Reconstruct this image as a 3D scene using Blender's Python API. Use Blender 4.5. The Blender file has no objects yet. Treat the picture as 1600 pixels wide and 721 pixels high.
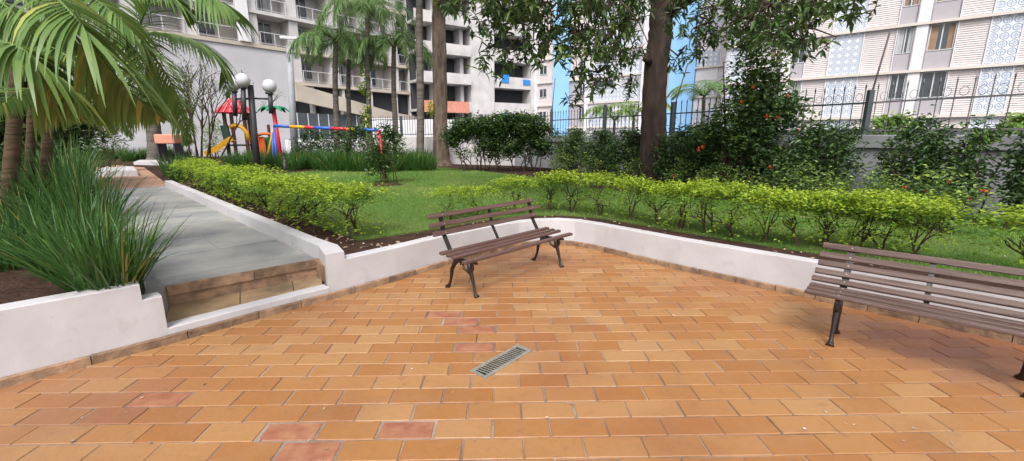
import bpy, math, random
import numpy as np
from mathutils import Vector, Matrix, noise
sc = bpy.context.scene
COL = sc.collection
R = math.radians
random.seed(7); RNG = np.random.default_rng(11)

# ------------------------------------------------------------------ camera, sky, sun
H = 1.5; F = 676.0; HZ = 213.0; TH = math.atan((360.5-HZ)/F)
cam_d = bpy.data.cameras.new('camera'); cam = bpy.data.objects.new('camera', cam_d); COL.objects.link(cam)
cam.location = (0, 0, H); cam.rotation_euler = (math.pi/2-TH, 0, 0)
cam_d.sensor_width = 36; cam_d.lens = 36*F/1600; cam_d.clip_end = 600; cam_d.clip_start = .05
sc.camera = cam
SUN_EL, SUN_AZ = R(52), R(184)     # azimuth measured clockwise from +Y
w = bpy.data.worlds.new("World"); sc.world = w; w.use_nodes = True
nt = w.node_tree; bg = nt.nodes['Background']
sky = nt.nodes.new('ShaderNodeTexSky'); sky.sky_type = 'NISHITA'; sky.sun_disc = False
sky.sun_elevation = SUN_EL; sky.sun_rotation = SUN_AZ; sky.dust_density = 6; sky.air_density = 1.0; sky.ozone_density = 1.0
hs = nt.nodes.new('ShaderNodeHueSaturation'); hs.inputs['Saturation'].default_value = .22; hs.inputs['Value'].default_value = 1.15
nt.links.new(sky.outputs[0], hs.inputs['Color']); nt.links.new(hs.outputs[0], bg.inputs[0]); bg.inputs[1].default_value = .15
sl = bpy.data.lights.new('sun', 'SUN'); so = bpy.data.objects.new('sun', sl); COL.objects.link(so)
sl.energy = 1.5; sl.angle = R(15); sl.color = (1, .97, .92)
sd = Vector((math.sin(SUN_AZ)*math.cos(SUN_EL), math.cos(SUN_AZ)*math.cos(SUN_EL), math.sin(SUN_EL)))
so.rotation_euler = sd.to_track_quat('Z', 'Y').to_euler()
sc.view_settings.view_transform = 'Standard'; sc.view_settings.look = 'None'
sc.view_settings.exposure = .45; sc.view_settings.gamma = 1
sc.cycles.max_bounces = 6; sc.cycles.transparent_max_bounces = 8
sc.cycles.diffuse_bounces = 3; sc.cycles.glossy_bounces = 2; sc.cycles.transmission_bounces = 3

# ------------------------------------------------------------------ helpers
def gp(x, y, z=0.0):                      # ground point seen at photo pixel x, y on level z
    u = (x-800)/F; v = (360.5-y)/F
    d = (u, math.cos(TH)+v*math.sin(TH), -math.sin(TH)+v*math.cos(TH)); t = (z-H)/d[2]
    return (d[0]*t, d[1]*t)
def at(x, y, Y):                          # point at distance Y
    u = (x-800)/F; v = (360.5-y)/F
    d = (u, math.cos(TH)+v*math.sin(TH), -math.sin(TH)+v*math.cos(TH)); t = Y/d[1]
    return Vector((d[0]*t, Y, H+d[2]*t))

def tag(o, label=None, cat=None, group=None, kind=None):
    if label: o['label'] = label
    if cat: o['category'] = cat
    if group: o['group'] = group
    if kind: o['kind'] = kind
    return o
def empty(name, loc=(0, 0, 0), rz=0):
    o = bpy.data.objects.new(name, None); COL.objects.link(o); o.empty_display_size = .1
    o.location = loc; o.rotation_euler = (0, 0, rz); return o
def copy_tree(o, parent=None, kids=None):
    c = o.copy(); COL.objects.link(c); c.parent = parent
    for ch in [x for x in ALL if x.parent == o]:
        copy_tree(ch, c)
    ALL.append(c)
    return c
ALL = []

class MB:
    def __init__(s): s.v = []; s.f = []; s.n = 0; s.tone = []; s.sm = []
    def add(s, v, f, tone=None, smooth=False):
        v = np.asarray(v, float); k = len(v); s.v.append(v)
        s.f += [tuple(i+s.n for i in q) for q in f]; s.n += k
        s.sm += [smooth]*len(f)
        s.tone.append(np.zeros(k) if tone is None else np.full(k, tone) if np.isscalar(tone) else tone)
    def box(s, x0, x1, y0, y1, z0, z1, M=None, bev=0):
        if x1 < x0: x0, x1 = x1, x0
        if y1 < y0: y0, y1 = y1, y0
        if z1 < z0: z0, z1 = z1, z0
        b = min(bev, (x1-x0)*.4, (y1-y0)*.4, (z1-z0)*.4)
        if b > 0:
            v = []
            for z, i in ((z0, b), (z0+b, 0), (z1-b, 0), (z1, b)):
                X0, X1, Y0, Y1 = x0+i, x1-i, y0+i, y1-i; c = b if i == 0 else b*.4
                v += [(X0+c, Y0, z), (X1-c, Y0, z), (X1, Y0+c, z), (X1, Y1-c, z), (X1-c, Y1, z), (X0+c, Y1, z), (X0, Y1-c, z), (X0, Y0+c, z)]
            f = [tuple(range(7, -1, -1)), tuple(range(24, 32))]
            for r in range(3):
                for k in range(8):
                    f.append((r*8+k, r*8+(k+1) % 8, r*8+8+(k+1) % 8, r*8+8+k))
        else:
            v = [(x0, y0, z0), (x1, y0, z0), (x1, y1, z0), (x0, y1, z0), (x0, y0, z1), (x1, y0, z1), (x1, y1, z1), (x0, y1, z1)]
            f = [(3, 2, 1, 0), (4, 5, 6, 7), (0, 1, 5, 4), (1, 2, 6, 5), (2, 3, 7, 6), (3, 0, 4, 7)]
        if M is not None: v = [tuple(M @ Vector(p)) for p in v]
        s.add(v, f)
    def beam(s, a, b, w, h, up=(0, 0, 1), bev=0):      # box from a to b
        a, b = Vector(a), Vector(b); d = b-a; L = d.length; d.normalize()
        sd = d.cross(Vector(up)); sd = sd.normalized() if sd.length > 1e-5 else Vector((1, 0, 0)); u = sd.cross(d)
        M = Matrix(((d.x, sd.x, u.x, a.x), (d.y, sd.y, u.y, a.y), (d.z, sd.z, u.z, a.z), (0, 0, 0, 1)))
        s.box(0, L, -w/2, w/2, -h/2, h/2, M, bev)
    def tube(s, pts, rad, n=8, cap=True, jit=0):
        pts = [Vector(p) for p in pts]
        if not hasattr(rad, '__len__'): rad = [rad]*len(pts)
        v = []; ref = Vector((0, 1, .01)) if abs((pts[-1]-pts[0]).normalized().z) > .9 else Vector((0, 0, 1))
        for i, p in enumerate(pts):
            t = (pts[min(i+1, len(pts)-1)]-pts[max(i-1, 0)]).normalized()
            a = t.cross(ref)
            a = a.normalized() if a.length > 1e-4 else Vector((1, 0, 0)); b = t.cross(a)
            for k in range(n):
                th = 2*math.pi*k/n; r = rad[i]*(1+(random.uniform(-jit, jit) if jit else 0))
                v.append(p+a*math.cos(th)*r+b*math.sin(th)*r)
        f = []
        for i in range(len(pts)-1):
            for k in range(n):
                f.append((i*n+k, i*n+(k+1) % n, (i+1)*n+(k+1) % n, (i+1)*n+k))
        s.add(v, f, smooth=True)
        if cap:
            s.f += [tuple(s.n-len(v)+k for k in range(n-1, -1, -1)), tuple(s.n-n+k for k in range(n))]; s.sm += [False]*2
    def prism(s, poly, z0, z1):                        # poly counter-clockwise or not, flat
        n = len(poly)
        ar = sum(poly[i][0]*poly[(i+1) % n][1]-poly[(i+1) % n][0]*poly[i][1] for i in range(n))
        if ar < 0: poly = poly[::-1]
        v = [(x, y, z0) for x, y in poly]+[(x, y, z1) for x, y in poly]
        f = [tuple(range(n-1, -1, -1)), tuple(range(n, 2*n))]+[(i, (i+1) % n, n+(i+1) % n, n+i) for i in range(n)]
        s.add(v, f)
    def sphere(s, c, r, nu=12, nv=8, sc3=(1, 1, 1)):
        v = [(c[0], c[1], c[2]-r*sc3[2])]
        for j in range(1, nv):
            ph = math.pi*j/nv-math.pi/2
            for i in range(nu):
                th = 2*math.pi*i/nu
                v.append((c[0]+r*sc3[0]*math.cos(ph)*math.cos(th), c[1]+r*sc3[1]*math.cos(ph)*math.sin(th), c[2]+r*sc3[2]*math.sin(ph)))
        v.append((c[0], c[1], c[2]+r*sc3[2])); f = []
        for i in range(nu):
            f.append((0, 1+(i+1) % nu, 1+i)); f.append((len(v)-1, 1+(nv-2)*nu+i, 1+(nv-2)*nu+(i+1) % nu))
            for j in range(nv-2):
                f.append((1+j*nu+i, 1+j*nu+(i+1) % nu, 1+(j+1)*nu+(i+1) % nu, 1+(j+1)*nu+i))
        s.add(v, f, smooth=True)
    def build(s, name, mat, parent=None, smooth=None, loc=None):
        me = bpy.data.meshes.new(name)
        V = np.concatenate(s.v) if s.v else np.zeros((0, 3))
        me.from_pydata(V.tolist(), [], s.f); me.materials.append(mat)
        a = me.attributes.new('tone', 'FLOAT', 'POINT'); a.data.foreach_set('value', np.concatenate(s.tone).astype(np.float32))
        me.polygons.foreach_set('use_smooth', s.sm if smooth is None else [smooth]*len(s.f))
        me.update()
        o = bpy.data.objects.new(name, me); COL.objects.link(o)
        if parent is not None: o.parent = parent
        if loc is not None: o.location = loc
        ALL.append(o); return o

def leaves(P, D, L, W, fold=.25, droop=.3, up=None, tone=None, mb=None, six=True):
    """P base points, D directions (N,3), L lengths, W half widths -> folded, drooping leaves"""
    P = np.asarray(P, float); D = np.asarray(D, float); N = len(P)
    D = D/np.maximum(np.linalg.norm(D, axis=1, keepdims=True), 1e-6)
    L = np.broadcast_to(np.asarray(L, float), (N,)); W = np.broadcast_to(np.asarray(W, float), (N,))
    U = np.tile(np.array([0, 0, 1.]), (N, 1)) if up is None else np.asarray(up, float)
    U = U+RNG.normal(0, .35, (N, 3))
    S = np.cross(D, U); S /= np.maximum(np.linalg.norm(S, axis=1, keepdims=True), 1e-6)
    Nn = np.cross(S, D); Lc = L[:, None]; Wc = W[:, None]
    dz = np.array([0, 0, -1.])
    a = P; m1 = P+D*Lc*.35+dz*Lc*droop*.1; m2 = P+D*Lc*.72+dz*Lc*droop*.5; t = P+D*Lc+dz*Lc*droop
    f = Nn*Wc*fold
    V = np.stack([a, m1+S*Wc+f, m2+S*Wc*.75+f*.8, t, m2-S*Wc*.75+f*.8, m1-S*Wc+f], 1).reshape(-1, 3)
    i = np.arange(N)*6
    q = np.concatenate([np.stack([i, i+1, i+2, i+3], 1), np.stack([i, i+3, i+4, i+5], 1)])
    mb = mb or MB()
    tn = np.zeros(N) if tone is None else np.broadcast_to(tone, (N,))
    mb.add(V, q.tolist(), np.repeat(tn, 6))
    return mb

def blades(P, D, L, W, bend, mb=None, seg=3, tone=None):
    """strap blades: base P, initial direction D, gravity bend"""
    P = np.asarray(P, float); D = np.asarray(D, float); N = len(P)
    L = np.broadcast_to(np.asarray(L, float), (N,))[:, None]; W = np.broadcast_to(np.asarray(W, float), (N,))[:, None]
    bend = np.broadcast_to(np.asarray(bend, float), (N,))[:, None]
    D = D/np.linalg.norm(D, axis=1, keepdims=True)
    S = np.cross(D, np.array([0, 0, 1.])+RNG.normal(0, .2, (N, 3))); S /= np.maximum(np.linalg.norm(S, axis=1, keepdims=True), 1e-6)
    p = P.copy(); d = D.copy(); rows = []
    for k in range(seg+1):
        t = k/seg; wd = W*(1-t**2.2)+.0004 if k < seg else W*.06
        if k == 0: wd = W*.7
        rows.append(p+S*wd); rows.append(p-S*wd)
        d = d+np.array([0, 0, -1.])*bend*(t+.3)/seg*2; d /= np.linalg.norm(d, axis=1, keepdims=True)
        p = p+d*L/seg
    V = np.stack(rows, 1).reshape(-1, 3); m = 2*(seg+1); i = np.arange(N)*m
    q = np.concatenate([np.stack([i+2*k, i+2*k+1, i+2*k+3, i+2*k+2], 1) for k in range(seg)])
    mb = mb or MB(); tn = np.zeros(N) if tone is None else np.broadcast_to(tone, (N,))
    mb.add(V, q.tolist(), np.repeat(tn, m)); return mb

def rdir(n, zlo=-1, zhi=1):
    z = RNG.uniform(zlo, zhi, n); a = RNG.uniform(0, 2*math.pi, n); r = np.sqrt(np.maximum(0, 1-z*z))
    return np.stack([r*np.cos(a), r*np.sin(a), z], 1)

# ------------------------------------------------------------------ materials
def mat(name, col=(.5, .5, .5), rough=.7, spec=.3, bump=0, bscale=20, var=0, vscale=3, col2=None, metal=0, detail=5, isl=0, stretch=None):
    m = bpy.data.materials.new(name); m.use_nodes = True; n = m.node_tree; b = n.nodes['Principled BSDF']
    b.inputs['Roughness'].default_value = rough; b.inputs['Specular IOR Level'].default_value = spec; b.inputs['Metallic'].default_value = metal
    tc = n.nodes.new('ShaderNodeTexCoord'); vec = tc.outputs['Object']
    if stretch:
        mp = n.nodes.new('ShaderNodeMapping'); mp.inputs['Scale'].default_value = stretch; n.links.new(vec, mp.inputs[0]); vec = mp.outputs[0]
    c2 = col2 or tuple(c*(1-var) for c in col)
    nz = n.nodes.new('ShaderNodeTexNoise'); nz.inputs['Scale'].default_value = vscale; nz.inputs['Detail'].default_value = detail; n.links.new(vec, nz.inputs['Vector'])
    rp = n.nodes.new('ShaderNodeMapRange'); rp.inputs[1].default_value = .33; rp.inputs[2].default_value = .67; n.links.new(nz.outputs[0], rp.inputs[0])
    mx = n.nodes.new('ShaderNodeMix'); mx.data_type = 'RGBA'; mx.inputs[6].default_value = (*col, 1); mx.inputs[7].default_value = (*c2, 1)
    n.links.new(rp.outputs[0], mx.inputs[0]); out = mx.outputs[2]
    if isl:
        g = n.nodes.new('ShaderNodeNewGeometry'); r2 = n.nodes.new('ShaderNodeMapRange'); r2.inputs[3].default_value = 1-isl; r2.inputs[4].default_value = 1+isl
        n.links.new(g.outputs['Random Per Island'], r2.inputs[0])
        h = n.nodes.new('ShaderNodeHueSaturation'); n.links.new(r2.outputs[0], h.inputs['Value']); n.links.new(out, h.inputs['Color']); out = h.outputs[0]
    n.links.new(out, b.inputs['Base Color'])
    if bump:
        nb = n.nodes.new('ShaderNodeTexNoise'); nb.inputs['Scale'].default_value = bscale; nb.inputs['Detail'].default_value = 6; n.links.new(vec, nb.inputs['Vector'])
        bp = n.nodes.new('ShaderNodeBump'); bp.inputs['Strength'].default_value = 1; bp.inputs['Distance'].default_value = bump
        n.links.new(nb.outputs[0], bp.inputs['Height']); n.links.new(bp.outputs[0], b.inputs['Normal'])
    return m
def leafmat(name, dark, light, tip=None, rough=.42, trans=.3):
    m = bpy.data.materials.new(name); m.use_nodes = True; n = m.node_tree; b = n.nodes['Principled BSDF']; o = n.nodes['Material Output']
    g = n.nodes.new('ShaderNodeNewGeometry'); mx = n.nodes.new('ShaderNodeMix'); mx.data_type = 'RGBA'
    mx.inputs[6].default_value = (*dark, 1); mx.inputs[7].default_value = (*light, 1); n.links.new(g.outputs['Random Per Island'], mx.inputs[0])
    at_ = n.nodes.new('ShaderNodeAttribute'); at_.attribute_name = 'tone'; m2 = n.nodes.new('ShaderNodeMix'); m2.data_type = 'RGBA'
    m2.inputs[7].default_value = (*(tip or light), 1); n.links.new(at_.outputs['Fac'], m2.inputs[0]); n.links.new(mx.outputs[2], m2.inputs[6])
    b.inputs['Roughness'].default_value = rough; b.inputs['Specular IOR Level'].default_value = .35
    n.links.new(m2.outputs[2], b.inputs['Base Color'])
    tr = n.nodes.new('ShaderNodeBsdfTranslucent'); n.links.new(m2.outputs[2], tr.inputs[0])
    ms = n.nodes.new('ShaderNodeMixShader'); ms.inputs[0].default_value = trans
    n.links.new(b.outputs[0], ms.inputs[1]); n.links.new(tr.outputs[0], ms.inputs[2]); n.links.new(ms.outputs[0], o.inputs[0])
    return m

M = {}
M['wall'] = mat('white_paint', (.56, .54, .575), .75, .25, bump=.005, bscale=7, col2=(.47, .445, .46), vscale=3.2)
def paint_mat():
    m = mat('white_paint', (.50, .482, .502), .75, .25, bump=.006, bscale=7, col2=(.44, .42, .435), vscale=2.6); n = m.node_tree; b = n.nodes['Principled BSDF']
    src = b.inputs['Base Color'].links[0].from_socket; tc = n.nodes.new('ShaderNodeTexCoord')
    def layer(src, tex_out, lo, hi, col, amt):
        q = n.nodes.new('ShaderNodeMapRange'); q.inputs[1].default_value = lo; q.inputs[2].default_value = hi; q.inputs[4].default_value = amt; n.links.new(tex_out, q.inputs[0])
        x = n.nodes.new('ShaderNodeMix'); x.data_type = 'RGBA'; x.inputs[7].default_value = (*col, 1); n.links.new(q.outputs[0], x.inputs[0]); n.links.new(src, x.inputs[6]); return x.outputs[2]
    mp = n.nodes.new('ShaderNodeMapping'); mp.inputs['Scale'].default_value = (5, 5, 5); n.links.new(tc.outputs['Object'], mp.inputs[0])
    a = n.nodes.new('ShaderNodeTexNoise'); a.inputs['Scale'].default_value = 1.4; a.inputs['Detail'].default_value = 8; n.links.new(mp.outputs[0], a.inputs[0])
    src = layer(src, a.outputs[0], .60, .74, (.27, .24, .22), .28)
    c = n.nodes.new('ShaderNodeTexNoise'); c.inputs['Scale'].default_value = 55; c.inputs['Detail'].default_value = 3; n.links.new(tc.outputs['Object'], c.inputs[0])
    src = layer(src, c.outputs[0], .70, .74, (.16, .12, .10), .5)
    n.links.new(src, b.inputs['Base Color']); return m
M['wall'] = paint_mat()
M['wall2'] = mat('grey_render', (.33, .335, .35), .85, .2, bump=.006, bscale=12, col2=(.20, .205, .21), vscale=1.3)
M['stone'] = mat('brown_stone', (.33, .205, .125), .8, .25, bump=.012, bscale=25, col2=(.15, .10, .07), vscale=9, isl=.25)
M['stone2'] = mat('tread_stone', (.36, .24, .13), .75, .3, bump=.006, bscale=18, col2=(.17, .12, .075), vscale=4.5, isl=.15)
M['slate'] = mat('slate', (.18, .188, .195), .55, .4, bump=.008, bscale=7, col2=(.30, .29, .27), vscale=2.3, isl=.14)
M['mortar'] = mat('mortar', (.34, .27, .23), .95, .1, bump=.006, bscale=60, col2=(.10, .065, .05), vscale=2.2)
M['mortar2'] = mat('pale_mortar', (.42, .40, .36), .95, .1, bump=.004, bscale=60, var=.3)
M['soil'] = mat('soil', (.035, .021, .016), .95, .1, bump=.03, bscale=28, col2=(.065, .036, .026), vscale=6)
M['lawnbase'] = mat('lawn_base', (.07, .15, .028), .95, .1, bump=.03, bscale=60, col2=(.12, .16, .045), vscale=1.1)
M['ground'] = mat('ground', (.10, .10, .10), .9, .2, bump=.01, bscale=8, var=.3)
M['paver'] = mat('paver_far', (.40, .25, .18), .8, .2, col2=(.33, .19, .13), vscale=2)
M['litter'] = mat('dry_leaves', (.26, .17, .11), .8, .2, col2=(.50, .40, .32), vscale=30, isl=.3)
M['bark'] = mat('bark', (.075, .052, .042), .9, .15, bump=.035, bscale=14, col2=(.035, .027, .023), vscale=7, stretch=(1, 1, .3))
M['bark2'] = mat('bark_grey', (.17, .125, .095), .9, .15, bump=.04, bscale=16, col2=(.06, .045, .036), vscale=6, stretch=(1, 1, .28))
M['palmbark'] = mat('palm_bark', (.17, .15, .13), .9, .15, bump=.02, bscale=7, col2=(.08, .07, .06), vscale=4, stretch=(.3, .3, 2.2))
M['arecabark'] = mat('areca_bark', (.11, .07, .045), .85, .2, bump=.02, bscale=7, col2=(.055, .045, .022), vscale=5, stretch=(.3, .3, 3))
M['twig'] = mat('twig', (.07, .045, .032), .85, .2, var=.4)
M['wood'] = mat('bench_wood', (.075, .038, .032), .5, .45, bump=.002, bscale=40, col2=(.125, .072, .062), vscale=5, stretch=(.5, 8, 8))
M['wood2'] = mat('worn_wood', (.072, .042, .034), .5, .4, bump=.003, bscale=40, col2=(.135, .09, .078), vscale=5, stretch=(.5, 8, 8))
M['iron'] = mat('cast_iron', (.022, .014, .012), .45, .5, bump=.002, bscale=40, var=.4, vscale=12)
M['steel'] = mat('drain_steel', (.38, .36, .31), .45, .5, metal=.5, var=.25, vscale=20)
M['black'] = mat('shade_black', (.01, .01, .01), .9, .1)  # colour stands in for the shade under the drain slots
M['pole'] = mat('black_pole', (.035, .035, .04), .5, .4, var=.2)
M['globe'] = mat('globe', (.52, .51, .54), .3, .4)
M['fence'] = mat('fence_metal', (.035, .042, .05), .6, .3, var=.3); M['fence2'] = mat('fence_metal_grey', (.16, .155, .165), .6, .3, var=.3)
M['fencepost'] = mat('fence_post', (.07, .085, .095), .6, .3, var=.3)
M['rodgrey'] = mat('rusty_rod', (.12, .10, .10), .6, .3, var=.3)
M['red'] = mat('red_plastic', (.62, .03, .05), .35, .5); M['pink'] = mat('pink_plastic', (.75, .28, .30), .4, .5)
M['yellow'] = mat('yellow_plastic', (.72, .36, .015), .35, .5); M['orange'] = mat('orange_plastic', (.72, .13, .03), .35, .5)
M['blue'] = mat('blue_paint', (.03, .12, .50), .4, .5); M['green'] = mat('green_plastic', (.02, .22, .11), .4, .5)
M['dkgreen'] = mat('dark_green_plastic', (.02, .05, .035), .5, .4)
M['brownpl'] = mat('brown_plastic', (.13, .045, .035), .5, .4)
M['bwhite'] = mat('building_white', (.74, .72, .75), .8, .2, var=.06, vscale=.5)
M['bcream'] = mat('cream_ledge', (.66, .60, .55), .8, .2, var=.12, vscale=1)
M['bmauve'] = mat('mauve_panel', (.42, .39, .42), .7, .2, var=.06)
M['bgrey'] = mat('dark_plinth', (.10, .105, .125), .7, .2, var=.15)
M['bblue'] = mat('blue_stripe', (.30, .56, .88), .7, .2, var=.06, vscale=.6)
M['concrete'] = mat('concrete', (.60, .575, .57), .9, .15, bump=.01, bscale=3, col2=(.46, .44, .435), vscale=.7)
M['concrete2'] = mat('smooth_render', (.53, .515, .54), .9, .15, col2=(.45, .435, .46), vscale=.35)
M['beige'] = mat('beige_concrete', (.52, .46, .39), .9, .15, col2=(.42, .37, .31), vscale=.6)
M['dark'] = mat('dark_room', (.05, .05, .055), .9, .1)
M['polegrey'] = mat('pale_pole', (.33, .345, .37), .6, .3, var=.2); M['rail'] = mat('railing', (.55, .55, .57), .5, .4)
M['wframe'] = mat('window_frame', (.55, .56, .58), .4, .5)
M['curtain'] = mat('curtain', (.50, .50, .52), .9, .1, var=.2, vscale=2); M['curtain2'] = mat('brown_curtain', (.36, .24, .16), .9, .1, var=.3, vscale=2)
M['glass'] = mat('glass', (.06, .075, .09), .06, .8, var=.3, vscale=.8)
M['brick_pl'] = mat('salmon_panel', (.62, .27, .20), .8, .2, var=.2)
M['bluetarp'] = mat('blue_tarp', (.03, .22, .60), .6, .3)
M['flower'] = mat('red_flower', (.45, .045, .025), .6, .2, col2=(.55, .16, .05), vscale=12)
M['yflower'] = mat('yellow_flower', (.75, .5, .15), .6, .2)

# shutters: horizontal slats as bump; cobogo: rings
def shutter_mat():
    m = mat('shutter_panel', (.66, .60, .60), .75, .2, var=.08, vscale=.8); n = m.node_tree; b = n.nodes['Principled BSDF']
    tc = n.nodes.new('ShaderNodeTexCoord'); wv = n.nodes.new('ShaderNodeTexWave'); wv.bands_direction = 'Z'; wv.inputs['Scale'].default_value = 2.6; wv.inputs['Distortion'].default_value = .25
    n.links.new(tc.outputs['Object'], wv.inputs[0]); bp = n.nodes.new('ShaderNodeBump'); bp.inputs['Distance'].default_value = .022
    n.links.new(wv.outputs[0], bp.inputs['Height']); n.links.new(bp.outputs[0], b.inputs['Normal']); return m
M['shutter'] = shutter_mat()
def cobogo_mat():
    m = bpy.data.materials.new('breeze_block'); m.use_nodes = True; n = m.node_tree; b = n.nodes['Principled BSDF']; b.inputs['Roughness'].default_value = .8
    tc = n.nodes.new('ShaderNodeTexCoord'); sp = n.nodes.new('ShaderNodeSeparateXYZ'); n.links.new(tc.outputs['Object'], sp.inputs[0])
    def mth(op, a, b_=None, c=None):
        q = n.nodes.new('ShaderNodeMath'); q.operation = op
        for i, t in enumerate((a, b_, c)):
            if t is None: continue
            if isinstance(t, (int, float)): q.inputs[i].default_value = t
            else: n.links.new(t, q.inputs[i])
        return q.outputs[0]
    def fr(o_): return mth('SUBTRACT', mth('FRACT', mth('MULTIPLY', o_, 1/.42)), .5)
    x, z = fr(sp.outputs['X']), fr(sp.outputs['Z'])
    r = mth('SQRT', mth('ADD', mth('MULTIPLY', x, x), mth('MULTIPLY', z, z)))
    ring = mth('LESS_THAN', mth('ABSOLUTE', mth('SUBTRACT', r, .40)), .065)
    cross = mth('LESS_THAN', mth('MINIMUM', mth('ABSOLUTE', x), mth('ABSOLUTE', z)), .03)
    inner = mth('LESS_THAN', mth('ABSOLUTE', mth('SUBTRACT', r, .18)), .035)
    t = mth('MAXIMUM', ring, mth('MAXIMUM', mth('MULTIPLY', cross, mth('LESS_THAN', r, .38)), inner))
    mx = n.nodes.new('ShaderNodeMix'); mx.data_type = 'RGBA'; mx.inputs[6].default_value = (.70, .71, .75, 1); mx.inputs[7].default_value = (.30, .36, .46, 1)
    n.links.new(t, mx.inputs[0]); n.links.new(mx.outputs[2], b.inputs['Base Color']); return m
M['cobogo'] = cobogo_mat()

def tile_mat(name, a, b2, c, patch):
    m = bpy.data.materials.new(name); m.use_nodes = True; n = m.node_tree; b = n.nodes['Principled BSDF']
    g = n.nodes.new('ShaderNodeNewGeometry'); tc = n.nodes.new('ShaderNodeTexCoord')
    cr = n.nodes.new('ShaderNodeValToRGB'); e = cr.color_ramp; e.elements[0].color = (*a, 1); e.elements[1].color = (*c, 1)
    k = e.elements.new(.5); k.color = (*b2, 1)
    n.links.new(g.outputs['Random Per Island'], cr.inputs[0])
    def nz(s, d=5):
        q = n.nodes.new('ShaderNodeTexNoise'); q.inputs['Scale'].default_value = s; q.inputs['Detail'].default_value = d; n.links.new(tc.outputs['Object'], q.inputs[0]); return q.outputs[0]
    def mr(o_, lo, hi, a_=0, b_=1):
        q = n.nodes.new('ShaderNodeMapRange'); q.inputs[1].default_value = lo; q.inputs[2].default_value = hi; q.inputs[3].default_value = a_; q.inputs[4].default_value = b_; n.links.new(o_, q.inputs[0]); return q.outputs[0]
    def mix(f, A, B, mode='MIX'):
        q = n.nodes.new('ShaderNodeMix'); q.data_type = 'RGBA'; q.blend_type = mode; n.links.new(f, q.inputs[0])
        for s_, v_ in ((6, A), (7, B)):
            if isinstance(v_, tuple): q.inputs[s_].default_value = (*v_, 1)
            else: n.links.new(v_, q.inputs[s_])
        return q.outputs[2]
    o1 = mix(mr(nz(.55, 3), .5, .68, 0, .7), cr.outputs[0], patch)          # broad redder wear
    o2 = mix(mr(nz(5, 6), .45, .75, 0, .3), o1, (.31, .18, .10))
    o2 = mix(mr(nz(1.7, 9), .52, .70, 0, .42), o2, (.20, .095, .045)); o2 = mix(mr(nz(11, 8), .60, .70, 0, .35), o2, (.17, .085, .045))
    o3 = mix(mr(nz(45, 4), .66, .72, 0, .45), o2, (.18, .10, .06))         # specks
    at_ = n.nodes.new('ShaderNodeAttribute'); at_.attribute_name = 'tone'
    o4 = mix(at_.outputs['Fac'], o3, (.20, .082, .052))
    n.links.new(o4, b.inputs['Base Color'])
    n.links.new(mr(nz(6), .3, .7, .38, .6), b.inputs['Roughness']); b.inputs['Specular IOR Level'].default_value = .4
    bp = n.nodes.new('ShaderNodeBump'); bp.inputs['Distance'].default_value = .004; n.links.new(nz(22, 6), bp.inputs['Height']); n.links.new(bp.outputs[0], b.inputs['Normal'])
    return m
M['tile'] = tile_mat('clay_tile', (.275, .114, .034), (.305, .142, .047), (.34, .185, .078), (.23, .082, .034))
M['redtile'] = mat('red_tile', (.245, .085, .05), .6, .3, bump=.008, bscale=14, col2=(.32, .155, .085), vscale=12)

M['hedge'] = leafmat('hedge_leaf', (.10, .20, .02), (.22, .35, .035), (.50, .60, .05), trans=.38)
M['areca'] = leafmat('areca_leaf', (.10, .19, .045), (.19, .29, .08), (.40, .42, .12), rough=.38, trans=.35)
M['queen'] = leafmat('queen_leaf', (.11, .20, .065), (.22, .34, .12), trans=.4)
M['dleaf'] = leafmat('dark_leaf', (.028, .065, .018), (.07, .125, .035), (.15, .24, .045), rough=.35, trans=.2)
M['cleaf'] = leafmat('canopy_leaf', (.042, .08, .028), (.10, .165, .05), (.20, .28, .07), rough=.38, trans=.3)
M['wleaf'] = leafmat('wall_shrub_leaf', (.045, .09, .032), (.095, .165, .05), (.20, .31, .065), rough=.4, trans=.25)
M['fleaf'] = leafmat('flowering_leaf', (.06, .12, .035), (.12, .20, .05), (.32, .42, .08), trans=.3)
M['strap'] = leafmat('strap_leaf', (.034, .095, .022), (.075, .165, .034), (.32, .28, .07), rough=.4, trans=.25)
M['grass'] = leafmat('grass', (.095, .195, .028), (.155, .29, .045), (.28, .36, .09), rough=.6, trans=.3)
M['banana'] = leafmat('pale_leaf', (.18, .30, .08), (.30, .42, .12), trans=.4)

# ------------------------------------------------------------------ layout lines
def off(P, d):
    """offset a polyline to its left by d"""
    out = []
    for i in range(len(P)):
        a = Vector(P[max(i-1, 0)]); b = Vector(P[i]); c = Vector(P[min(i+1, len(P)-1)])
        t1 = (b-a).normalized() if i > 0 else (c-b).normalized(); t2 = (c-b).normalized() if i < len(P)-1 else t1
        n_ = Vector((-t1.y-t2.y, t1.x+t2.x)).normalized(); k = d/max(.4, n_.dot(Vector((-t1.y, t1.x))))
        out.append((b.x+n_.x*k, b.y+n_.y*k))
    return out
def strip(P, d0, d1, z0, z1, mb=None, bev=0, isl=False):
    """wall along polyline P between left offsets d0 and d1"""
    a, b = off(P, d0), off(P, d1); mb = mb or MB(); n = len(P); v = []; f = []
    ring = [(0, z0, 0), (0, z1-bev, 0), (0, z1, bev), (1, z1, -bev), (1, z1-bev, 0), (1, z0, 0)] if bev else [(0, z0, 0), (0, z1, 0), (1, z1, 0), (1, z0, 0)]
    k = len(ring)
    for i in range(n):
        A, B = Vector(a[i]), Vector(b[i]); u = (B-A).normalized()
        for sd_, z, sh in ring:
            p = (B if sd_ else A)+u*sh; v.append((p.x, p.y, z))
    for i in range(n-1):
        for j in range(k): f.append((i*k+j, i*k+(j+1) % k, (i+1)*k+(j+1) % k, (i+1)*k+j))
    f += [tuple(range(k)), tuple((n-1)*k+j for j in range(k-1, -1, -1))]
    mb.add(v, f); return mb
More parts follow.
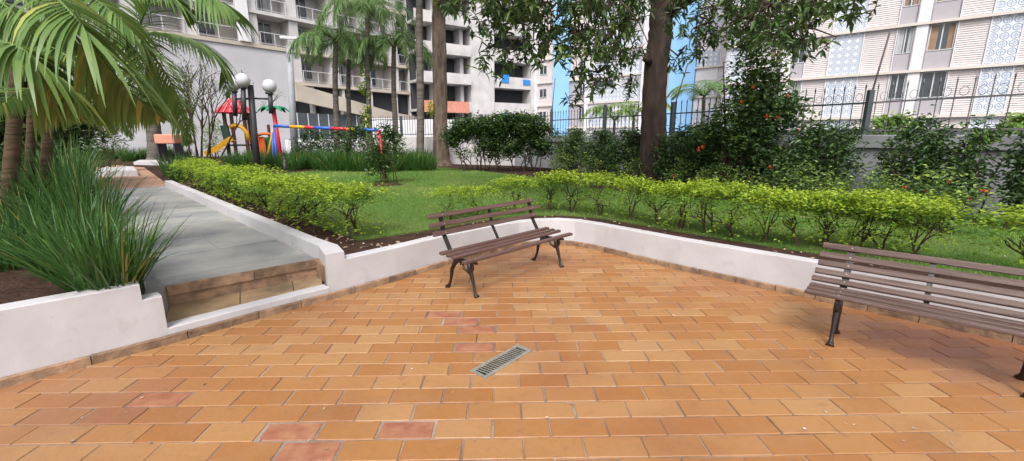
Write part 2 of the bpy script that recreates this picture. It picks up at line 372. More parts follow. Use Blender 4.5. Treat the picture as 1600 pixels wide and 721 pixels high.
def cut(P, x0, x1):
    """part of polyline with x between x0 and x1"""
    out = []
    for i in range(len(P)-1):
        (ax, ay), (bx, by) = P[i], P[i+1]
        for xx in sorted({x0, x1}):
            pass
        if x0 <= ax <= x1: out.append((ax, ay))
        for xx in (x0, x1):
            if min(ax, bx) < xx < max(ax, bx): out.append((xx, ay+(by-ay)*(xx-ax)/(bx-ax)))
    if x0 <= P[-1][0] <= x1: out.append(P[-1])
    return sorted(set(out))
EDGE = [(-4.3, .75), (-3.7, 1.7), (-3.13, 2.38), (-2.58, 2.93), (-2.16, 3.41), (-1.65, 3.93), (-1.23, 4.41), (-.74, 5.03), (-.25, 5.54), (.1, 5.83),
        (.4, 5.97), (.65, 6.0), (.88, 5.92), (1.12, 5.70), (1.45, 5.32), (1.92, 4.78), (2.77, 3.94), (3.27, 3.44), (3.78, 2.94), (5.6, 1.15)]
ZS = .30                                   # soil level
BW = [(9.6, 2.2), (7.66, 5.7), (6.35, 8.0), (4.25, 11.8), (2.95, 14.2), (1.5, 16.9), (.2, 18.2), (-2.9, 19.4), (-7.4, 21.6)]   # boundary wall

# ------------------------------------------------------------------ setting
b = MB(); b.box(-150, 150, -40, 220, -1.2, -.06); tag(b.build('ground', M['ground']), kind='structure')

# patio tiles
a_t = R(1.2); U = Vector((math.cos(a_t), math.sin(a_t))); Vv = Vector((-math.sin(a_t), math.cos(a_t)))
O = Vector((-.10, 1.925)); NX, NY = .30, .15
redspots = [gp(*p) for p in ((450, 668), (638, 670), (232, 613), (714, 493), (726, 503), (757, 515), (748, 543), (470, 722))]
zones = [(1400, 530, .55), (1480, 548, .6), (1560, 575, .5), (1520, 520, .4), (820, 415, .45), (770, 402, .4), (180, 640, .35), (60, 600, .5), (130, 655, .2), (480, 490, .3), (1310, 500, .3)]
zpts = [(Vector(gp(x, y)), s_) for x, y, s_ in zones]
tb = MB(); rb = MB()
for j in range(-26, 34):
    for i in range(-22, 28):
        sh = .155 if j % 2 else 0.0
        c = O+U*((i+.5)*NX+sh+random.uniform(-.002, .002))+Vv*((j+.5)*NY+random.uniform(-.0015, .0015))
        if c.y > 6.4 or abs(c.x) > 6: continue
        # inside check (loosely): drop tiles well behind the patio edge
        red = any(abs((Vector(r)-c).dot(U)) < .15 and abs((Vector(r)-c).dot(Vv)) < .075 for r in redspots)
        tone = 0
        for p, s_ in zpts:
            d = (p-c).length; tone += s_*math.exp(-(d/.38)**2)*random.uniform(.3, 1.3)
        th = a_t+random.gauss(0, .004); hx, hy = NX/2-random.uniform(.0025, .0055), NY/2-random.uniform(.0025, .005); z1 = random.uniform(-.0012, .0012)
        if red: hx -= .007; hy -= .005; z1 -= .002
        Mt = Matrix.Translation((c.x, c.y, 0)) @ Matrix.Rotation(th, 4, 'Z') @ Matrix.Rotation(random.gauss(0, .003), 4, 'X') @ Matrix.Rotation(random.gauss(0, .002), 4, 'Y')
        T = rb if red else tb
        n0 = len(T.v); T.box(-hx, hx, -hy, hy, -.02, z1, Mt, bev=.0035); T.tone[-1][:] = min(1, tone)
pt = tb.build('patio', M['tile']); tag(pt, kind='structure')
rt = rb.build('red_patio_tiles', M['redtile']); tag(rt, kind='structure')
b = MB(); b.box(-6.6, 6.6, -2.2, 6.9, -.05, -.006); tag(b.build('patio_mortar', M['mortar']), kind='structure')

# garden soil, lawn
def band(P, d, z, mb):                    # flat strip polygon between polylines
    pass
inner = off(EDGE, .10)
iR = [p for p in inner if p[0] > -1.75]
LW = off(cut(EDGE, -1.65, 4.6), .57)
b = MB()
polyR = [(-1.78, 4.12)]+[p for p in off(cut(EDGE, -1.60, 5.6), .10)]+[(9.6, 2.2), (7.66, 5.7), (6.35, 8.0), (4.25, 11.8), (2.95, 14.2), (1.5, 16.9), (.2, 18.2), (-2.9, 19.4), (-7.4, 21.6), (-22, 28), (-26, 24), (-14.5, 17.2), (-8.6, 10.85)]
b.prism(polyR, .05, ZS)
tag(b.build('garden_soil', M['soil']), kind='structure')
b = MB(); b.prism([p for p in off(cut(EDGE, -4.3, -2.62), .10)]+[(-2.95, 3.30), (-9.6, 9.9), (-14, 12), (-14, -1), (-5, -1)], .05, .40); tag(b.build('planter_soil', M['soil']), kind='structure')
lawn = [(-7.9, 10.9), (-1.80, 4.93)]+[p for p in LW if p[0] > -1.45]+[(6.9, 3.9), (6.75, 5.6)]
lawn += [gp(1600, 322, ZS), gp(1440, 326, ZS), gp(1240, 322, ZS), gp(1000, 304, ZS), gp(880, 290, ZS), gp(826, 277, ZS), gp(740, 267, ZS), gp(690, 263, ZS), gp(600, 261, ZS), gp(450, 271, ZS), gp(400, 276, ZS)]
b = MB(); b.prism(lawn, .2, ZS+.018); tag(b.build('lawn', M['lawnbase']), kind='structure')

def inpoly(X, Y, poly):
    r = np.zeros(len(X), bool); n_ = len(poly)
    for i in range(n_):
        x1, y1 = poly[i]; x2, y2 = poly[(i+1) % n_]
        c = ((y1 > Y) != (y2 > Y)) & (X < (x2-x1)*(Y-y1)/(y2-y1+1e-12)+x1); r ^= c
    return r
def scatter(n, poly, wfun=None):
    xs = [p[0] for p in poly]; ys = [p[1] for p in poly]
    X = RNG.uniform(min(xs), max(xs), n); Y = RNG.uniform(min(ys), max(ys), n); k = inpoly(X, Y, poly)
    if wfun is not None: k &= RNG.uniform(0, 1, n) < wfun(X, Y)
    return X[k], Y[k]
X, Y = scatter(330000, lawn, lambda X, Y: np.clip((7/np.hypot(X, Y))**1.5, .12, 1))
n = len(X); Z = np.full(n, ZS+.015); dist = np.hypot(X, Y)
D = rdir(n, .5, 1); Lg = RNG.uniform(.03, .06, n)*(1+dist*.02); Wg = .0028*np.maximum(1, dist/6)
# clumpy height
cl = np.array([noise.noise(Vector((x*1.3, y*1.3, 0))) for x, y in zip(X, Y)]); Lg *= 1+.45*cl
c2 = np.array([noise.noise(Vector((x*.45+9, y*.45, 3))) for x, y in zip(X, Y)]); tn = np.clip(.2+cl*.6+c2*1.1+RNG.normal(0, .18, n), 0, 1)
g = blades(np.stack([X, Y, Z], 1), D, Lg, Wg, .25, seg=1, tone=tn)
tag(g.build('grass_blades', M['grass']), 'short mown green grass covering the lawn', 'grass', kind='stuff')

# fallen leaves on soil strip, lawn and path
X1, Y1 = scatter(2500, lawn, lambda X, Y: np.full(len(X), .16)); Z1 = np.full(len(X1), ZS+.05)
s1 = off(cut(EDGE, -1.6, 4.6), .15); s2 = off(cut(EDGE, -1.6, 4.6), .55)
X2, Y2 = scatter(2600, s1+s2[::-1]); X2, Y2 = X2[:120], Y2[:120]
X3, Y3 = scatter(4000, [(-1.78, 4.35), (-1.4, 4.6), (-7.9, 11.2), (-8.4, 10.9)]); X3, Y3 = X3[:150], Y3[:150]
X = np.concatenate([X1, X2, X3]); Y = np.concatenate([Y1, Y2, Y3]); Z = np.concatenate([Z1, np.full(len(X2)+len(X3), ZS+.012)])
n = len(X); lf = leaves(np.stack([X, Y, Z], 1), rdir(n, -.05, .15), RNG.uniform(.03, .085, n), RNG.uniform(.006, .014, n), fold=.6, droop=0)
tag(lf.build('fallen_leaves', M['litter']), 'pale dry fallen leaves scattered over lawn and bare soil', 'fallen leaves', kind='stuff')

n = 46; px_ = RNG.uniform(30, 1590, n); py_ = RNG.uniform(430, 715, n); g_ = [gp(a, b_) for a, b_ in zip(px_, py_)]
def on_patio(p):
    for i in range(len(EDGE)-1):
        (x0, y0), (x1, y1) = EDGE[i], EDGE[i+1]
        if x0 <= p[0] < x1: return p[1] < y0+(y1-y0)*(p[0]-x0)/(x1-x0)-.05
    return False
g_ = [p for p in g_ if on_patio(p)]+[gp(708, 613), gp(645, 577), gp(1265, 560)]; n = len(g_)
lf = leaves(np.array([(p[0], p[1], .004) for p in g_]), rdir(n, 0, .1), RNG.uniform(.008, .03, n), RNG.uniform(.003, .009, n), fold=.4, droop=0)
tag(lf.build('leaf_litter', M['litter']), 'tiny dry leaf bits scattered on the orange tiles', 'leaf litter', kind='stuff')
# path
Pd = Vector((-.7145, .6996)); Pn = Vector((-.6996, -.7145))       # along, towards left edge
F0 = Vector((-1.95, 4.21)); 
F1 = Vector((-2.86, 3.39))
b = MB(); b.prism([tuple(F0), tuple(F0+Pd*9.35), tuple(F0+Pd*9.35+Pn*1.36), tuple(F1+Pn*.15), tuple(F1)], .0, .2885); tag(b.build('path_bed', M['mortar2']), kind='structure')
b = MB(); rows = [0.0, .27, 1.15, 2.05, 2.98, 3.9, 4.85, 5.8, 6.7, 7.65, 8.5, 9.35]
fd = (F1-F0)
for i in range(len(rows)-1):
    t0, t1 = rows[i]+.010, rows[i+1]-.010
    k = [0, 1] if i in (0,) else [0, random.uniform(.45, .6), 1] if i % 3 == 2 else [0, 1]
    for j in range(len(k)-1):
        a0 = F0+fd*(k[j]+(.008 if j else .018)); a1 = F0+fd*(k[j+1]*1.0-(.006 if j < len(k)-2 else 0))
        sk = 1-min(1, t0/1.2)
        def P(a, t):
            # front rows follow the riser, later rows turn square to the path
            m = min(1, t/1.2); q = a+Pd*t; r_ = F0+Pn*((a-F0).length*1.36/fd.length)+Pd*t; return tuple(q*(1-m)+r_*m)
        b.prism([P(a0, t0), P(a1, t0), P(a1, t1), P(a0, t1)], .27, .292+random.uniform(0, .002))
b.prism([tuple(F1), (-2.652, 3.075), (-2.72, 2.98), (-3.075, 3.46), (-3.30, 3.66), tuple(F1+Pd*.27)], .1, .2905); tag(b.build('path', M['slate']), kind='structure')
# steps
st = empty('steps', (-2.2, 3.6, 0)); tag(st, 'two shallow brown stone steps set in the white wall, leading up to the grey path', 'steps')
def W(o, p): return p.build
ox = Vector((-2.2, 3.6, 0))
def child(mb, name, m, par, origin):      # mesh given in world coordinates, parented to an empty at origin
    mb.v = [v_-np.array(origin) for v_ in mb.v]; return mb.build(name, m, par)
SE = cut(EDGE, -2.545, -1.72)
mb = strip(SE, 0, .13, -.02, .112, bev=.006); child(mb, 'painted_front', M['wall'], st, ox)
mb = MB(); q0 = Vector(off([SE[0], SE[-1]], .13)[0])-Vector((.0, .0)); q1 = Vector(off([SE[0], SE[-1]], .13)[1])
for k0, k1 in ((0, .42), (.42, .78), (.78, 1)):
    e0 = q0+(q1-q0)*(k0+.003)-Vector((0.0, 0)); e1 = q0+(q1-q0)*(k1-.003); g0 = F1+(F0-F1)*(k0+.003); g1 = F1+(F0-F1)*(k1-.003)
    mb.prism([tuple(e0), tuple(e1), tuple(g1), tuple(g0)], .0, .114)
child(mb, 'tread', M['stone2'], st, ox)
mb = MB(); nn = Vector((.67, -.745)); 
for zz0, zz1, pr_, ks in ((.116, .205, .005, (0, .35, .75, 1)), (.209, .291, .022, (0, .52, 1))):
    for k0, k1 in zip(ks[:-1], ks[1:]):
        e0 = F1+(F0-F1)*(k0+.002); e1 = F1+(F0-F1)*(k1-.002)
        mb.prism([tuple(e0+nn*pr_), tuple(e1+nn*pr_), tuple(e1-nn*.045), tuple(e0-nn*.045)], zz0, zz1)
child(mb, 'riser', M['stone'], st, ox)
mb = MB()
sA = Vector(SE[-1]); dW = (F0-sA)
mb.prism([(sA.x+.003, sA.y+.06), (sA.x-.03, sA.y+.05), (F0.x-.012, F0.y-.05), (F0.x+.03, F0.y+.0)], .115, .285); child(mb, 'side_stone', M['stone'], st, ox)

# retaining walls around the patio
def wall_thing(name, label, cat, segs, skirt, origin):
    o = empty(name, origin); tag(o, label, cat, 'white painted walls round the patio')
    for (x0, x1, z) in segs:
        child(strip(cut(EDGE, x0, x1), 0, .14, -.02, z, bev=.006), 'painted_wall', M['wall'], o, origin)
    x0, x1 = skirt; C = cut(EDGE, x0, x1); mb = MB()
    # brown stone skirting in pieces
    L = [0]
    for i in range(len(C)-1): L.append(L[-1]+(Vector(C[i+1])-Vector(C[i])).length)
    def pt_(s_):
        for i in range(len(C)-1):
            if s_ <= L[i+1]+1e-6: t = (s_-L[i])/(L[i+1]-L[i]); return tuple(Vector(C[i]).lerp(Vector(C[i+1]), t))
        return C[-1]
    s_ = 0
    while s_ < L[-1]-.02:
        e = min(L[-1], s_+random.uniform(.32, .55)); pts = [pt_(s_+.003)]+[C[i] for i in range(len(C)) if s_+.01 < L[i] < e-.01]+[pt_(e-.003)]
        strip(pts, -.036+random.uniform(-.002, .002), -.001, -.01, .062+random.uniform(-.003, .003), mb, bev=.006); s_ = e
    child(mb, 'stone_skirting', M['stone'], o, origin); return o
wall_thing('retaining_wall', 'white painted planter wall at left with stepped end beside the steps', 'wall', ((-4.3, -2.62, .48), (-2.62, -2.545, .365)), (-4.3, -2.15), (-3.2, 2.3, 0))
wall_thing('retaining_wall', 'long low white wall curving round the lawn behind both benches', 'wall', ((-1.60, 5.6, .35),), (-2.15, 5.6), (1, 5.8, 0))
def beamwall(p0, p1, w, z0, z1, o, name='painted_kerb'):
    mb = MB(); d = (Vector(p1)-Vector(p0)); L = d.length; M4 = Matrix.Translation((p0[0], p0[1], 0)) @ Matrix.Rotation(math.atan2(d.y, d.x), 4, 'Z')
    mb.box(0, L, 0, w, z0, z1, M4, bev=.008); return mb
k0 = F0+Vector((.02, .0)); kr = empty('path_kerb', (k0.x, k0.y, 0)); tag(kr, 'white painted kerb along the lawn side of the grey path, ending at the steps', 'kerb')
a0 = Vector(cut(EDGE, -1.72, -1.60)[0])+Vector((-.01, .005))
mb = MB(); e1 = Vector(EDGE[5])+Vector((.05, .06))
pk = [tuple(a0), tuple(Vector(cut(EDGE, -1.72, -1.60)[-1])), (F0.x+.17, F0.y+.06), (F0.x+.005, F0.y)]
mb.prism(pk, -.02, .425)
d2 = F0+Vector((.005, 0)); mb.prism([(F0.x+.005, F0.y), (F0.x+.17, F0.y+.06), tuple(F0+Vector((.10, .10))+Pd*.35), tuple(F0+Vector((.10, .10))+Pd*9.3), tuple(F0+Pd*9.3)], .0, .422)
child(mb, 'painted_kerb', M['wall'], kr, (k0.x, k0.y, 0))
kl = empty('path_kerb', (F1.x, F1.y, 0)); tag(kl, 'white painted kerb on the planter side of the grey path, half hidden by strap grass', 'kerb')
mb = MB(); c0 = Vector((-2.80, 3.12)); c0b = F0+Pn*1.37; 
mb.prism([(-2.726, 2.982), (-3.08, 3.46), tuple(c0b+Pd*9.3), tuple(c0b+Pn*.12+Pd*9.3), (-3.19, 3.38), (-2.83, 2.875)], .0, .476)
child(mb, 'painted_kerb', M['wall'], kl, (F1.x, F1.y, 0))

# far orange paving and low white kerbs
b = MB(); e0 = F0+Pd*9.37
far = [tuple(e0+Vector((.1, .1))), tuple(e0+Pn*1.45), gp(150, 285, .29), gp(150, 262, .29), gp(262, 250, .29), gp(266, 262, .29)]
b.prism(far, .0, .293); tag(b.build('far_paving', M['paver']), kind='structure')
for (pts, z, lab) in ((((150, 276), (216, 275), (207, 260), (160, 262)), .46, 'low white kerb block left of the far orange paving'), (((209, 258), (262, 259), (262, 250), (218, 250)), .42, 'low white kerb at the end of the orange paving')):
    q = [gp(x, y, .3 if i < 2 else z) for i, (x, y) in enumerate(pts)]; c = q[0]
    o = empty('low_kerb', (c[0], c[1], .29)); tag(o, lab, 'kerb'); mb = MB(); mb.prism(q, .25, z); child(mb, 'painted_block', M['wall'], o, (c[0], c[1], .29))

# ------------------------------------------------------------------ boundary wall and fence
bw = empty('boundary_wall', (6.35, 8, 0)); tag(bw, 'grey rendered boundary wall behind the shrubs, carrying the spiked fence', 'wall')
BWi = BW[:7]
child(strip(BWi, -.12, .12, -.1, 1.30), 'rendered_wall', M['wall2'], bw, (6.35, 8, 0))
child(strip(BWi, -.17, .17, 1.302, 1.52, bev=.01), 'coping', M['wall2'], bw, (6.35, 8, 0))
bw2 = empty('boundary_wall', (-5, 20.5, 0)); tag(bw2, 'white boundary wall under the black fence at the far left', 'wall')
child(strip(BW[6:], -.1, .1, -.1, 1.47), 'rendered_wall', M['concrete'], bw2, (-5, 20.5, 0))
def seg_pts(P, s0, s1, step):
    out = []; acc = 0
    for i in range(len(P)-1):
        a, c = Vector(P[i]), Vector(P[i+1]); L = (c-a).length
        k = math.ceil((s0-acc)/step) if s0 > acc else 0
        acc += L
    return out
def fence(P, posts_rod, name, label, org, z0, ztop, gap, rails, loop=False):
    o = empty(name, org); tag(o, label, 'fence', 'spiked metal fences on the boundary walls')
    for i in range(len(P)-1):
        a, c = Vector((*P[i], 0)), Vector((*P[i+1], 0)); L = (c-a).length; d = (c-a)/L; mb = MB()
        for z in rails: mb.beam(a+d*.05+Vector((0, 0, z)), c-d*.05+Vector((0, 0, z)), .012, .03)
        k = int(L/(gap*(1.15 if loop and i < 2 else 1)))
        for j in range(1, k+1):
            p = a+d*(j-.5)*L/k; bw_ = .011 if loop and i < 3 else .016; mb.beam(p+Vector((0, 0, z0)), p+Vector((0, 0, ztop-.1)), bw_, bw_, up=(0, 1, 0))
            mb.tube([p+Vector((0, 0, ztop-.11)), p+Vector((0, 0, ztop-.06)), p+Vector((0, 0, ztop))], [.009, .016, .001], 4)
            if loop and j < k and i < 3:
                m_ = a+d*j*L/k; zz = rails[-1]+.10
                mb.tube([m_+d*math.cos(t)*gap*.33+Vector((0, 0, zz+math.sin(t)*.07)) for t in np.linspace(0, 2*math.pi, 10)], .004, 4, cap=False)
        child(mb, 'fence_panel', M['fence2' if loop and i < 2 else 'fence'], o, org)
    for i, p in enumerate(P):
        if i in posts_rod:
            h, rod, lx, ly = posts_rod[i]; mb = MB(); a = Vector((*p, z0)); t_ = a+Vector((0, 0, h)); mb.beam(a, t_, .09, .09, up=(0, 1, 0), bev=.008)
            ps = child(mb, 'post', M['fencepost'], o, org)
            if rod:
                mb = MB(); mb.tube([t_-Vector((0, 0, .2)), t_+Vector((lx, ly, rod))], .016, 5); r_ = child(mb, 'rod', M['rodgrey'], ps, org)
                r_.parent = ps
    return o
FP = [(9.6, 2.2), (7.35, 6.25), (6.35, 8.0), (5.30, 9.9), (4.25, 11.8), (2.95, 14.2), (1.5, 16.9)]
fence(FP, {1: (.95, .0, 0, 0), 2: (.78, .95, .15, 0), 3: (.8, 0, 0, 0), 4: (.86, .95, .28, 0), 5: (.95, 0, 0, 0), 6: (.98, 1.1, .1, 0)}, 'metal_fence', 'dark spiked metal fence with lean rods on top of the grey wall', (6.35, 8, 0), 1.52, 2.42, .165, (1.60, 2.08), loop=True)
fence([(1.5, 16.9), (.2, 18.2), (-1.3, 18.8), (-2.9, 19.4), (-5.1, 20.5), (-7.4, 21.6)], {1: (.9, 0, 0, 0), 2: (.9, 0, 0, 0), 3: (.9, 0, 0, 0), 4: (.9, 0, 0, 0), 5: (.9, 0, 0, 0)}, 'metal_fence', 'black picket fence on the white wall behind the palms', (-5, 20.5, 0), 1.5, 2.42, .14, (1.58, 2.25))

# ------------------------------------------------------------------ buildings
class Fac:
    def __init__(s, P, D, N, root): s.P, s.D, s.N, s.root = Vector(P), Vector(D), Vector(N), root
    def M4(s): 
        return Matrix(((s.D.x, s.N.x, 0, s.P.x), (s.D.y, s.N.y, 0, s.P.y), (0, 0, 1, 0), (0, 0, 0, 1)))
def facade(name, label, P, D, N):
    o = empty(name, (0, 0, 0)); Mx = Matrix(((D[0], N[0], 0, P[0]), (D[1], N[1], 0, P[1]), (0, 0, 1, 0), (0, 0, 0, 1)))
    if Mx.to_3x3().determinant() < 0:     # keep right-handed: flip s axis
        Mx = Matrix(((-D[0], N[0], 0, P[0]), (-D[1], N[1], 0, P[1]), (0, 0, 1, 0), (0, 0, 0, 1))); o['flip'] = 1
    o.matrix_world = Mx; tag(o, label, 'building'); return o
def fb(mb, o, s0, s1, n0, n1, z0, z1, bev=0):
    if o.get('flip'): s0, s1 = -s1, -s0
    mb.box(s0, s1, n0, n1, z0, z1, None, bev)
def fpart(o, name, m, boxes, parent=None, bev=0):
    mb = MB()
    for q in boxes: fb(mb, o, *q, bev)
    return mb.build(name, M[m], parent or o)
def window(o, s0, s1, z0, z1, kind=0, n=0.0):
    t = .05
    fr = fpart(o, 'window', 'wframe', [(s0, s1, n-.08, n+.03, z0, z0+t), (s0, s1, n-.08, n+.03, z1-t, z1), (s0, s0+t, n-.08, n+.028, z0+t, z1-t), (s1-t, s1, n-.08, n+.028, z0+t, z1-t), ((s0+s1)/2-.03, (s0+s1)/2+.03, n-.07, n+.02, z0+t, z1-t)])
    fpart(o, 'pane', 'glass', [(s0+t, s1-t, n-.05, n-.04, z0+t, z1-t)], fr)
    if kind:
        w_ = s1-s0; cs = [(s0+t, s0+w_*random.uniform(.25, .42)), (s0+w_*random.uniform(.55, .7), s1-t)]
        mb = MB()
        for c0_, c1_ in cs:
            for k in range(5):
                a_ = c0_+(c1_-c0_)*k/5; fb(mb, o, a_, a_+(c1_-c0_)/5*.96, n-.039, n-.03-.006*(k % 2), z0+t+.02, z1-t)
        mb.build('curtain', M['curtain' if kind == 1 else 'curtain2'], fr)
    return fr

# A: apartment block on the right with breeze blocks
A = facade('apartment_block', 'white apartment block with ring patterned breeze blocks and beige shutters at right', (25.6, 27.3), (-.755, .656), (-.656, -.755))
S0, S1 = -24.0, 12.2
fpart(A, 'wall', 'bwhite', [(S0, S1, -9, -.12, -1, 22)])
fpart(A, 'plinth', 'bgrey', [(S0, S1, -.118, .25, -1, 1.95)])
mods = []
# (type, s0, s1)
base = [('S', -.40, -1.71), ('C', -1.71, -2.95), ('S', -2.95, -4.4), ('W', -4.4, -5.3), ('P', -5.3, -5.9), ('W', -5.9, -7.1), ('S', -7.1, -8.5), ('C', -8.5, -10.0), ('S', -10.0, -11.5), ('W', -11.5, -12.4), ('P', -12.4, -13), ('S', -13, -16), ('C', -16, -18), ('S', -18, -22),
        ('W', .86, -.40), ('P', 1.44, .86), ('W', 2.29, 1.44), ('S', 3.88, 2.29), ('C', 5.60, 3.88), ('S', 6.95, 5.60), ('W', 7.78, 6.95), ('P', 8.36, 7.78), ('W', 9.2, 8.36), ('S', 10.7, 9.2), ('C', 12.1, 10.7)]
for k in range(-1, 7):
    z0 = 2.67+2.71*k; z1 = z0+2.71
    if k >= 0: fpart(A, 'ledge', 'bcream', [(S0, S1+.1, -.118, .22, z0-.07, z0+.09)])
    for ty, s1, s0 in base:
        zb = max(z0+.092, 1.955); zt = z1-.072
        if ty == 'P': continue
        if ty == 'S': fpart(A, 'shutter', 'shutter', [(s0+.04, s1-.04, -.118, .0, zb, zt)])
        if ty == 'C': fpart(A, 'breeze_block_screen', 'cobogo', [(s0+.03, s1-.03, -.118, .03, zb, zt)])
        if ty == 'W':
            if k >= 0: fpart(A, 'apron_panel', 'bmauve', [(s0+.05, s1-.05, -.118, -.02, zb, z0+1.08)])
            wz = z0+1.11 if k >= 0 else 1.96
            window(A, s0+.06, s1-.06, wz, zt-.02, random.choice((1, 2, 1, 0)), n=-.03)
    
for ty, s1, s0 in base:
    if ty == 'P': fpart(A, 'pilaster', 'bwhite', [(s0+.02, s1-.02, -.118, .12, 1.955, 21.6)])
    else: fpart(A, 'fin', 'bwhite', [(s0-.03, s0+.03, -.118, .06, 1.955, 21.6)])

# B: white and blue block behind
B = facade('apartment_block', 'distant white apartment block with two tall sky blue stripes', (18, 42.6), (-.755, .656), (-.656, -.755))
fpart(B, 'wall', 'bwhite', [(-14, 20.2, -9, -.1, -1, 26)])
for s0, s1 in ((14.98, 17.25), (.85, 3.3)): fpart(B, 'blue_stripe', 'bblue', [(s0, s1, -.098, .25, -1, 26)])
for s0, s1 in ((19.6, 20.2), (12.4, 12.75), (5.55, 6.1), (-5.6, -5.1)): fpart(B, 'pilaster', 'bwhite', [(s0, s1, -.098, .4, -1, 26)])
cols = [('p', 17.25, 19.6, 1), ('p', 12.75, 14.98, 2), ('c', 6.1, 12.4, 3), ('p', 3.3, 5.55, 0), ('c', -1.2, .85, 0), ('p', -5.1, -1.2, 1), ('c', -9, -5.6, 0), ('p', -14, -9, 0)]
for k in range(-1, 9):
    z0 = 2.45+2.65*k; z1 = z0+2.65
    for ty, s0, s1, wn in cols:
        fpart(B, 'ledge', 'bcream', [(s0, s1, -.098, .2, z0-.07, z0+.10)])
        zb = z0+.102
        if k < 0: zb = -.9
        if ty == 'p': fpart(B, 'panel', 'bmauve' if wn == 2 and k < 2 else 'shutter', [(s0+.05, s1-.05, -.098, .0, max(zb, -.9), z1-.072)])
        else: fpart(B, 'breeze_block_screen', 'cobogo', [(s0+.05, s1-.05, -.098, .0, max(zb, -.9), z0+1.5)]); fpart(B, 'panel', 'bwhite', [(s0+.05, s1-.05, -.098, .0, z0+1.502, z1-.072)])
        if wn == 1 and k < 4: window(B, s0+1.0, s0+2.1, z0+1.0, z0+2.0, 0, n=.05)
        if wn == 2 and k < 4: window(B, s0+.1, s0+.9, z0+.9, z0+2.3, 0, n=.05)
        if wn == 3: window(B, s0+.3, s0+2.4, z0+1.55, z0+2.35, 1, n=.05); window(B, s0+3.2, s0+5.6, z0+1.55, z0+2.35, 0, n=.05)

# C: concrete building on the left
Cb = facade('concrete_building', 'unfinished grey concrete apartment building with railed balconies and blank end wall at left', (-19.5, 39.5), (.65, .76), (.76, -.65))
fpart(Cb, 'core', 'concrete', [(-34, 15.0, -12, -1.8, -1, 27)])
fpart(Cb, 'blank_wall', 'concrete2', [(-34, .2, -1.798, .05, -1, 8.72), (-34, .25, -.9, .12, -1, 1.5)])
zf = [8.85+2.63*k for k in range(0, 6)]
bays = [(-34, -31), (-31, -27.6), (-27.6, -24), (-24, -20.4), (-20.4, -17), (-17, -13.6), (-13.6, -10.4), (-10.4, -6.95), (-6.95, -3.45), (-2.65, .45), (.6, 4.1), (4.1, 7.4), (7.4, 10.8), (10.8, 15.0)]
def railing(o, s0, s1, z0, n=.08):
    mb = MB(); fb(mb, o, s0, s1, n-.03, n+.03, z0+.98, z0+1.03); fb(mb, o, s0, s1, n-.02, n+.02, z0+.12, z0+.15)
    k = max(2, int((s1-s0)/1.1))
    for j in range(k+1):
        s_ = s0+(s1-s0)*j/k; s_ = min(max(s_, s0+.03), s1-.03); fb(mb, o, s_-.025, s_+.025, n-.02, n+.02, z0+.0, z0+.98)
    mb.build('railing', M['rail'], o)
for k, z0 in enumerate(zf+[6.18]):
    full = k < len(zf)
    s_l = -34 if full else .2
    fpart(Cb, 'floor_slab', 'beige' if k % 2 == 0 else 'concrete', [(s_l, 15.0, -1.796, .18, z0-.28, z0)])
    for (s0, s1) in bays:
        if not full and s0 < .3: continue
        fpart(Cb, 'column', 'concrete', [(s0, s0+.75, -1.796, -.02, z0+.002, z0+2.348)])
        window(Cb, s0+1.2, s0+2.45, z0+.05 if k % 2 else z0+.5, z0+2.15, random.choice((0, 1, 0)), n=-1.68)
        railing(Cb, s0+.78, s1-.02, z0, n=.06)
fpart(Cb, 'pilaster', 'bwhite', [(-3.45, -2.65, -.0, .35, 8.9, 26)])
# lower right: ramp wall, glazing, dark storey
mb = MB(); F_ = -1 if Cb.get('flip') else 1
poly = [(.25, 5.95), (.25, 4.5), (15, 2.1), (15, 3.4), (10, 3.9)]
v = [(F_*s_, .9, z) for s_, z in poly]+[(F_*s_, .55, z) for s_, z in poly]; n_ = len(poly)
mb.add(v, [tuple(range(n_)), tuple(range(2*n_-1, n_-1, -1))]+[(i, i+n_, (i+1) % n_+n_, (i+1) % n_) for i in range(n_)]); mb.build('ramp_wall', M['beige'], Cb)
fpart(Cb, 'dark_storey', 'dark', [(.25, 15, -1.79, -.6, 3.4, 5.89)])
for i in range(5): fpart(Cb, 'strut', 'concrete', [(2+3*i, 2.25+3*i, -.59, .0, 3.3, 5.88)])
gl = fpart(Cb, 'glazing', 'glass', [(.25, 15, -.5, .3, -.5, 3.38)])
gl2 = fpart(Cb, 'glazing', 'glass', [(.25, 8, .3, .5, 1.2, 4.4 - .9)])
fpart(Cb, 'glazing_bars', 'wframe', [(.25+i*.95, .31+i*.95, .5, .56, 1.2, 3.5) for i in range(9)]+[(.25, 8, .5, .55, 2.3, 2.36)])
fpart(Cb, 'sill_wall', 'bwhite', [(-1, 12, .57, 1.1, -1, 1.2)])

